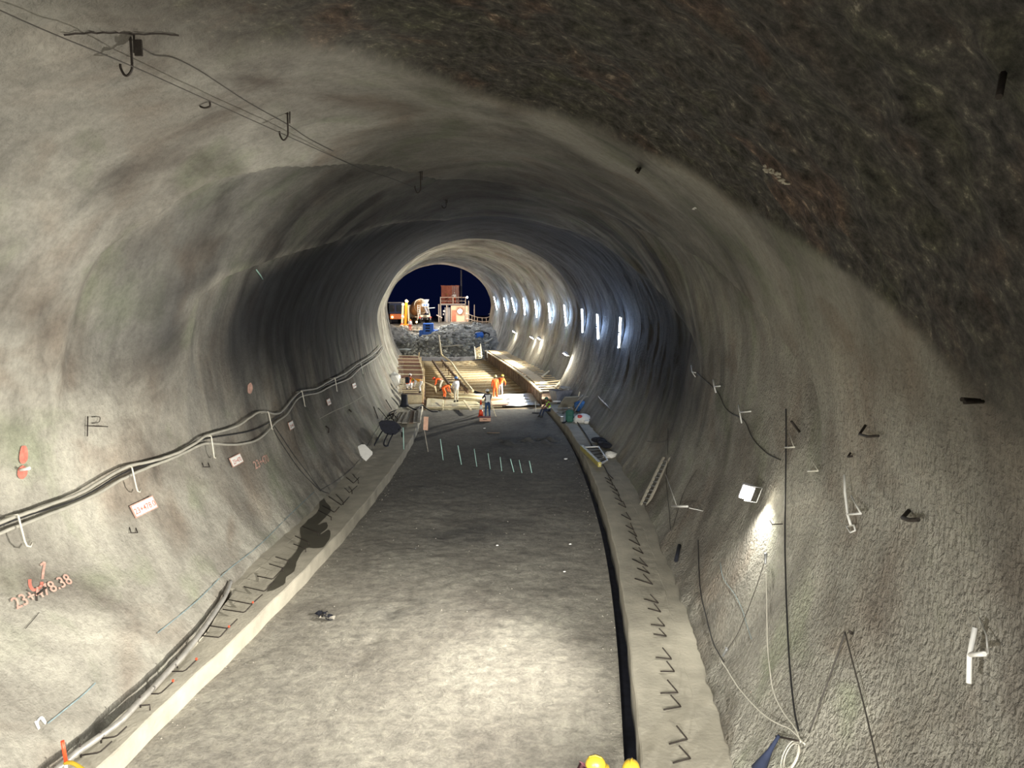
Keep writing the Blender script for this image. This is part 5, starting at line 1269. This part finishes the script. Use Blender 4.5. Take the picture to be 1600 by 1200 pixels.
# ------------------------------------------------------------------ outside the portal
def lp(name, bm, mat, t, smooth=False): return obj(name, bm, mat, t, smooth, world=False)
def mixer(loc, rz):
    t = thing('mixer_truck', loc, rz, 'cream concrete mixer truck with tan drum parked outside the tunnel mouth', 'truck')
    bm = B(); beam(bm, (-.4,-.1,.95), (-.4,7.2,.95), .14, .28); beam(bm, (.4,-.1,.95), (.4,7.2,.95), .14, .28); lp('chassis', bm, M['greypaint'], t)
    for y in (1.0, 2.35, 6.0):
        for x in (-1.0, 1.0):
            bm = B(); lathe(bm, (x - .17, y, .52), [(.2,0),(.5,.02),(.52,.1),(.52,.24),(.5,.32),(.2,.34)], 18, (1,0,0)); w = lp('wheel', bm, M['tyre'], t)
            bm = B(); lathe(bm, (x + (.17 if x > 0 else -.19), y, .52), [(.22,0),(.18,.02)], 12, (1,0,0)); lp('hub', bm, M['steel'], w)
    for x in (-1.0, 1.0):
        bm = B(); tube(bm, [(x, y, z) for y, z in ((.35,.75),(.5,1.05),(1.0,1.2),(2.35,1.2),(2.85,1.05),(3.0,.75))], .05, 6); box(bm, (x, 1.7, 1.2), (.5, 2.0, .04)); lp('mudguard', bm, M['cream'], t)
    bm = B(); box(bm, (0, 6.5, 1.9), (2.3, 1.6, 2.0), bev=.12); cab = lp('cab', bm, M['cream'], t)
    bm = B(); box(bm, (0, 7.31, 2.2), (2.0, .03, .8)); lp('windscreen', bm, M['glass'], cab)
    ax = Vector((0, 4.3, -.95)).normalized(); c0 = Vector((0, .75, 3.0))
    bm = B(); lathe(bm, c0, [(.45,0),(.75,.25),(1.05,1.0),(1.2,1.9),(1.2,2.9),(.95,3.9),(.55,4.5),(.3,4.55)], 24, ax); dr = lp('drum', bm, M['tanpaint'], t, False)
    bm = B(); lathe(bm, c0 + ax*.95, [(1.08,0),(1.10,.02),(1.10,.14),(1.08,.16)], 24, ax); lp('drum_ring', bm, M['cream'], dr)
    for s in (-1, 1):                                            # rear frame: the white A shape under the hopper
        bm = B(); beam(bm, (s*.95,.35,1.0), (s*.55,.35,2.9), .16, .14); beam(bm, (s*.55,.35,2.9), (s*.25,.3,3.5), .14, .14); lp('rear_frame', bm, M['cream'], t)
    bm = B(); lathe(bm, (0, .05, 2.75), [(.22,0),(.5,.45),(.72,.95),(.74,1.0)], 4, (0,0,1)); hp = lp('hopper', bm, M['white'], t)
    bm = B(); box(bm, (0, -.28, 2.95), (1.1, .05, .42), bev=.02); lp('badge_board', bm, M['white'], hp)
    bm = B(); box(bm, (-.18, -.32, 2.95), (.22,.02,.2)); box(bm, (.18, -.32, 2.95), (.22,.02,.2)); lp('blue_marks', bm, M['blue'], hp)
    bm = B(); beam(bm, (0,-.15,2.6), (.15,-1.0,1.75), .42, .06); beam(bm, (-.2,-.15,2.66), (-.05,-1.0,1.82), .05, .2); beam(bm, (.22,-.15,2.66), (.37,-1.0,1.82), .05, .2); lp('chute', bm, M['greypaint'], t)
    bm = B(); box(bm, (0,-.15,1.35), (1.5,.1,.35)); bp = lp('rear_panel', bm, M['cream'], t)
    for s in (-1, 1):
        bm = B(); box(bm, (s*.8,-.22,1.15), (.3,.06,.16)); lp('tail_lamp', bm, M['red'], bp)
    for x in (-1.05, -.7):
        bm = B(); beam(bm, (x,-.05,.9), (x,.1,3.0), .05, .05); lad = lp('ladder_rail', bm, M['white'], t)
    bm = B()
    for k in range(7): beam(bm, (-1.05,-.03+.02*k,1.1+.3*k), (-.7,-.03+.02*k,1.1+.3*k), .04, .04)
    lp('ladder_rungs', bm, M['white'], t)
    bm = B(); beam(bm, (.55,0,2.5), (1.5,-.1,2.55), .1, .1); lp('side_arm', bm, M['white'], t)
    return t
g = G(662, 507) or Vector((-14, 108, 3)); pT = at_y(664, 505, 108.5); pT.z = 2.95
mixer(pT, math.radians(24))
# orange dumper left of it
pD = at_y(622, 508, 110); pD.z = 2.8
t = thing('orange_dumper', pD, math.radians(20), 'orange site vehicle with dark cab at the left edge of the tunnel mouth', 'vehicle')
bm = B(); box(bm, (0,2.6,1.35), (2.3,4.6,.8), bev=.08); lp('body', bm, simple('orange_vehicle_paint', (.62,.17,.05), .5), t)
bm = B(); box(bm, (-.1,2.2,2.55), (2.1,2.4,1.6), bev=.1); cab = lp('cab', bm, M['navy'], t)
for x in (-.7, .4):
    bm = B(); box(bm, (x, .98, 2.6), (.8,.04,1.0)); lp('window', bm, M['glass'], cab)
bm = B(); box(bm, (-.1,2.2,3.42), (2.3,2.6,.12), bev=.03); lp('roof', bm, M['greypaint'], cab)
for x in (-1.1, 1.1):
    for y in (1.0, 4.2):
        bm = B(); lathe(bm, (x-.2,y,.6), [(.25,0),(.58,.03),(.6,.12),(.6,.28),(.58,.37),(.25,.4)], 16, (1,0,0)); lp('wheel', bm, M['tyre'], t)
for x in (-.8, .8):
    bm = B(); lathe(bm, (x,.25,1.3), [(.12,0),(.14,.04),(.05,.05)], 10, (0,-1,0)); lp('head_lamp', bm, M['lampo'], t)
# cream boom between them
pB = at_y(634, 507, 107); pB.z = 2.6
t = thing('pump_boom', pB, math.radians(10), 'folded cream and yellow concrete pump boom between dumper and mixer', 'machine')
for (a, b, w, m_) in (((-.5,0,.6),(-.35,0,3.4),.30,'cream'), ((-.05,.1,.6),(.15,.1,3.9),.34,'yorange'), ((.45,.2,.5),(.35,.2,3.2),.26,'cream')):
    bm = B(); beam(bm, a, b, w, .3, up=(0,1,0)); lp('boom_arm', bm, M[m_], t)
for p in ((-.35,0,3.4), (.15,.1,3.9)):
    bm = B(); lathe(bm, Vector(p) + Vector((0,-.2,0)), [(.2,0),(.22,.03),(.22,.37),(.2,.4)], 12, (0,1,0)); lp('joint_pin', bm, M['white'], t)
bm = B(); tube(bm, smooth_path([Vector(v) for v in ((-.5,-.2,.7),(-.8,-.3,.2),(-.4,-.5,-.6),(.2,-.5,-.3),(.6,-.3,.4),(.7,0,1.2))], 4), .09, 8); lp('pump_hose', bm, M['redor'], t)
bm = B(); box(bm, (0,.2,.35), (1.5,1.0,.5), bev=.05); lp('turret', bm, M['yorange'], t)
# blue pump hopper in front
pP = at_y(669, 530, 101.8); q = GD(pP.x, pP.y); pP.z = max(pP.z, (q.z if q else 1.2) - .25)
t = thing('concrete_pump', pP, math.radians(4), 'bright blue pump hopper with black slots in front of the mixer truck', 'machine')
bm = B(); box(bm, (0,.8,1.15), (1.45,1.5,1.7), bev=.06); body = lp('body', bm, M['blue'], t)
for k in range(3):
    bm = B(); box(bm, (-.05,.04,1.7-.36*k), (.62,.04,.2)); lp('slot', bm, M['blackpl'], body)
bm = B(); box(bm, (.95,.9,.7), (.7,1.2,.8), .3, bev=.06); lp('side_box', bm, M['blue'], t)
bm = B(); box(bm, (-.95,1.0,.6), (.6,1.3,.9), bev=.05); lp('side_box', bm, M['blue'], t)
bm = B(); box(bm, (0,-.15,.36), (1.7,.5,.16)); beam(bm, (-.6,-.2,.3), (.7,-.3,.6), .12,.08); lp('step', bm, M['cream'], t)
bm = B(); box(bm, (0,.0,.12), (2.6,.3,.16)); lp('bumper', bm, M['greywood'], t)
for x in (-1.0, 1.0):
    bm = B(); lathe(bm, (x-.12,1.3,.3), [(.15,0),(.33,.03),(.33,.2),(.15,.24)], 14, (1,0,0)); lp('wheel', bm, M['tyre'], t)
# container tower with platform
TY = 119.0
def TX(x, y): return at_y(x, y, TY)
o_ = TX(705, 504); o_.z = 3.0
t = thing('site_container', Vector((TX(704,0).x, TY, 5.95)), 0, 'rusty red ribbed container standing above the platform', 'container')
x0, x1 = TX(689.5, 450).x, TX(717, 450).x; z0, z1 = 5.97, TX(700, 446).z
bm = B(); box(bm, ((x0+x1)/2, TY+1.2, (z0+z1)/2), (x1-x0, 2.4, z1-z0)); obj('shell', bm, M['contred'], t)
for k in range(10):
    x = x0 + (x1-x0)*(k+.5)/10; bm = B(); box(bm, (x, TY-.03, (z0+z1)/2), (.11,.08,z1-z0-.2)); obj('rib', bm, M['contred'] if k < 6 else M['greypaint'], t)
for z in (z0+.06, z1-.06):
    bm = B(); box(bm, ((x0+x1)/2, TY-.05, z), (x1-x0+.1,.12,.12)); obj('edge_rail', bm, M['contred'], t)
t = thing('steel_platform', Vector((TX(710,0).x, TY, 3.0)), 0, 'pale railed platform carried on posts above the glaring lamp', 'platform')
xa, xb = TX(690, 470).x, TX(728.5, 470).x; zp = TX(700, 475).z; zt = TX(700, 464.5).z
bm = B(); box(bm, ((xa+xb)/2, TY, zp-.08), (xb-xa, 3.4, .16)); obj('deck', bm, M['steel'], t)
for x in (xa, (xa+xb)/2, xb):
    bm = B(); box(bm, (x, TY-1.7, (zp+zt)/2), (.13,.13,zt-zp)); obj('rail_post', bm, M['rail'], t)
for z in (zt, zp+.02, (zt+zp)/2 - .05):
    bm = B(); box(bm, ((xa+xb)/2, TY-1.7, z), (xb-xa+.1,.11,.11 if z != (zt+zp)/2-.05 else .06)); obj('rail_bar', bm, M['rail'], t)
for x in (xa+.95, xb-.1, xa-.3):
    for y in (TY-1.6, TY+1.5):
        bm = B(); box(bm, (x, y, (zp+2.9)/2), (.17,.17,zp-2.9)); obj('support_post', bm, M['rail'], t)
t = thing('site_cabin', Vector((TX(712,0).x, TY, 3.0)), 0, 'dull red cabin beneath the platform lit by a lamp', 'cabin')
xc0, xc1 = TX(700,0).x, TX(728,0).x; bm = B(); box(bm, ((xc0+xc1)/2, TY+.9, 4.3), (xc1-xc0, 2.2, 2.7)); obj('shell', bm, M['pink'], t)
bm = B(); box(bm, (xc0+.5, TY-.22, 4.0), (.7,.06,1.9)); dr = obj('door', bm, M['contred'], t)
bm = B(); box(bm, (TX(694,0).x, TY+.3, 4.2), (.9,1.0,2.4)); obj('switch_cabinet', bm, M['greypaint'], t)
for (x, z) in ((694.2, 486), (693, 491)):
    bm = B(); box(bm, TX(x, z) + Vector((0,-.22,0)), (.34 if z == 486 else .15,.05,.28)); obj('notice', bm, M['white'], t)
pL = at_y(718.5, 486.5, TY - 1.1)
t = thing('yard_lamp', pL, 0, 'glaring round lamp under the platform outside', 'lamp')
bm = B(); lathe(bm, pL, [(.10,.0),(.30,.05),(.36,.14),(.10,.2)], 16, (0,1,0)); obj('bowl', bm, M['steel'], t)
bm = B(); blob(bm, pL - Vector((0,.02,0)), .33,.14,.33, 0, 0, 3); obj('lamp_glass', bm, M['lampw'], t)
lamp('POINT', 'yard_lamp_light', pL - Vector((0,.5,0)), pL, 420, (1.0, .85, .68), .2)
lamp('POINT', 'yard_fill_lamp', (TX(700,0).x, TY - 9, 9.5), pL, 1500, (1.0, .78, .6), .3)
bm = B(); a_, b_ = TX(718.7, 470), TX(718.7, 424); a_.y = b_.y = TY + 3; a_.z = 3.0; b_.z += .3; tube(bm, [a_, b_], .13, 8); single('tall_mast', bm, M['greypaint'], 'tall grey mast rising behind the red container', 'mast')
for (x, y0, y1) in ((732.5,470,492), (741.3,476,494), (688.5,476,488)):
    bm = B(); a_, b_ = at_y(x, y1, 117), at_y(x, y0, 117); a_.z = 3.0; tube(bm, [a_, b_], .08, 6); single('yard_post', bm, M['rail'], {732.5:'taller pale post right of the platform', 741.3:'shorter pale post above the guard rail', 688.5:'pale post at the left foot of the platform'}[x], 'post')
bm = B(); c_ = at_y(730, 464.5, TY-1.7); blob(bm, c_, .14,.12,.14,0,0,2); obj('corner_lamp', bm, M['lampw'], bpy.data.objects['steel_platform'])
# guard rail
t = thing('guard_rail', at_y(748, 506, 112), 0, 'pale two-bar guard rail curving down right of the cabin', 'railing')
gp = [(729,489.5,504.5),(733,491,505),(737.5,493,505.5),(741.5,494.5,506),(746,495.8,506.5),(753.5,496.7,508),(760,496.5,508),(767,494.5,507)]
tops = []; mids = []
for i, (x, yt, ybm) in enumerate(gp):
    Yp = 116 - i*.9; a_ = at_y(x, ybm, Yp); b_ = at_y(x, yt, Yp); tops.append(b_); mids.append(a_.lerp(b_, .45))
    bm = B(); tube(bm, [a_ - Vector((0,0,.3)), b_], .06, 6); obj('rail_post', bm, M['rail'], t)
for P_ in (tops, mids):
    bm = B(); tube(bm, P_, .06, 6); obj('rail_bar', bm, M['rail'], t)
bm = B(); a_ = at_y(764.5, 490.5, 111); blob(bm, a_, .16,.1,.07,0,0,1); single('rail_lamp', bm, M['white'], 'small white fitting at the right end of the guard rail', 'lamp')
bm = B(); beam(bm, at_y(682, 492, 114), at_y(691, 496.5, 114), .22, .14); single('barrier_arm', bm, M['rail'], 'slanting pale barrier arm between mixer and platform', 'barrier')
# figures out there
q = at_y(641, 528, 104.5); q2 = GD(q.x, q.y)
person(Vector((q.x, q.y, q2.z if q2 else q.z)), math.pi + .3, pose(), 'person in pale jacket and red trousers standing left of the blue pump', 'shirt', 'redor', 'yellow')
person(Vector((TX(706.5,0).x, TY - .9, zp + .0)), math.pi, P_ARM, 'person in white shirt and orange trousers standing on the platform', 'shirt', 'orange', 'white_helmet', hgt=1.8)
person(Vector((TX(694,0).x, TY - 1.0, zp + .0)), math.pi - .4, pose(), 'person in dull red clothes at the left end of the platform', 'contred', 'contred', 'yellow', hgt=1.6)
# on the muck
def prop_on(x, y): 
    p = G(x, y); return p if p else at_h(x, y, 2)
p = prop_on(749, 528); t = thing('blue_drum', p, 0, 'bright blue barrel lying on the muck heap', 'barrel')
bm = B(); lathe(bm, p + Vector((-.45,0,.28)), [(.34,0),(.40,.08),(.38,.35),(.41,.45),(.38,.6),(.40,.88),(.34,.95)], 16, (1,.5,.1)); obj('barrel_body', bm, M['blue'], t)
bm = B(); lathe(bm, p + Vector((-.48,-.02,.28)), [(.06,0),(.06,.04)], 8, (1,.5,.1)); obj('bung', bm, M['white'], t)
p = prop_on(760, 524); bm = B(); tube(bm, [p + Vector((-.7,0,.5)), p + Vector((.4,-.4,.05))], .2, 8); single('dark_pipe', bm, M['blackpl'], 'dark pipe section on the muck beside the blue barrel', 'pipe')
# access ladder
a0, a1 = at_h(743.5, 561, .3), at_h(753, 560, .3)
b0, b1 = at_y(741.5, 542, a0.y + 3.2), at_y(750.8, 537.5, a1.y + 3.2)
t = thing('access_ladder', a0, 0, 'pale ladder leaning against the muck heap', 'ladder')
for a, b in ((a0, b0), (a1, b1)):
    bm = B(); beam(bm, a, b, .12, .08, up=(0,1,0)); obj('rail', bm, M['cream'], t)
for k in range(8):
    bm = B(); f = (k + .3)/9; tube(bm, [a0.lerp(b0, f), a1.lerp(b1, f)], .04, 5); obj('rung', bm, M['wood'], t)
bm = B(); a_ = at_h(761.5, 559, .6); tube(bm, [a_, at_y(760.5, 547, a_.y)], .06, 6); single('white_post', bm, M['white'], 'short white post at the far end of the right formwork', 'post')
for (pts, lb) in (([(686,543.5),(700,543),(712,541.5),(724,541.5)], 'pale pipe lying level across the muck heap'), ([(757,538),(763,535),(769,531)], 'short grey timber on the muck by the right wall')):
    bm = B(); P_ = [prop_on(x, y) + Vector((0,-.1,.15)) for x, y in pts]; tube(bm, P_, .10, 6); single('muck_pipe', bm, M['kerb'], lb, 'pipe')
for (x, y, r) in ((635,546,.9), (664,543,.5), (655,552,.6)):
    pass
t = None
p = prop_on(634, 546); bm = B(); blob(bm, p, .9,.3,.12,0,.2,2); single('puddle_sheet', bm, M['clear'], 'pale plastic scrap on the dark muck at left', 'sheet')
# boulders: uncountable muck
rnd = random.Random(12); bm = B(); bm2 = B()
for k in range(1500):
    Y = 86.6 + 20*rnd.random()**1.2; d = rnd.uniform(-5.4, 5.4); q = fr(Y, d, 30); g_ = GD(q.x, q.y)
    if g_ is None: continue
    r = rnd.choice([.08,.10,.14,.2,.3]) * rnd.uniform(.7,1.3)
    if d < -1 and Y > 92 and rnd.random() < .5: r *= 1.5
    tb = B(); bmesh.ops.create_icosphere(tb, subdivisions=1, radius=r)
    for v in tb.verts: v.co = Vector((v.co.x*rnd.uniform(.7,1.3), v.co.y*rnd.uniform(.7,1.3), v.co.z*rnd.uniform(.5,1.0))) + g_
    merge(bm if rnd.random() < .7 else bm2, tb)
o = single('broken_rock', bm, simple('grey_rock', (.22,.22,.20), .9, var=.4, scale=1.5), 'broken grey rock strewn over the muck heap', 'rock'); o['kind'] = 'stuff'
o = single('broken_rock', bm2, simple('pale_rock', (.42,.42,.38), .9, var=.3, scale=1.5), 'paler lumps of rock among the muck', 'rock'); o['kind'] = 'stuff'
# warm work lights at the vehicles
for (x, y, Y, w, m_, lb) in ((629, 494, 105.8, 90, 'lampo', 'small orange lamp at the left of the tunnel mouth'), (636.5, 471, 106.8, 90, 'lampo', 'small warm lamp at the top of the pump boom'), (651, 503, 105.2, 70, 'lampo', 'small warm lamp low beside the mixer truck')):
    c_ = at_y(x, y, Y); t = thing('work_lamp', c_, 0, lb, 'lamp')
    bm = B(); blob(bm, c_, .13,.09,.13,0,0,2); obj('bulb', bm, M[m_], t)
    bm = B(); tube(bm, [c_ + Vector((0,.1,0)), c_ + Vector((0,.25,-.1)), Vector((c_.x, c_.y+.25, 2.4))], .03, 5); obj('stand', bm, M['steel'], t)
    lamp('POINT', 'work_lamp_light', c_ - Vector((0,.45,0)), c_, w, (1.0, .62, .25), .1)
# added unseen fill high at the portal that lights the trucks and the muck
c_ = fr(103.5, 1.0, 10.4)
lamp('SPOT', 'portal_fill_beam', c_ - Vector((0,.3,.3)), fr(96, -1, 0), 4500, (.95, .97, 1.0), .2, math.radians(140), .8)
lamp('SPOT', 'portal_fill_beam', c_ + Vector((0,.3,-.3)), Vector((pT.x, pT.y, 3)), 4500, (1.0, .95, .88), .2, math.radians(100), .8)
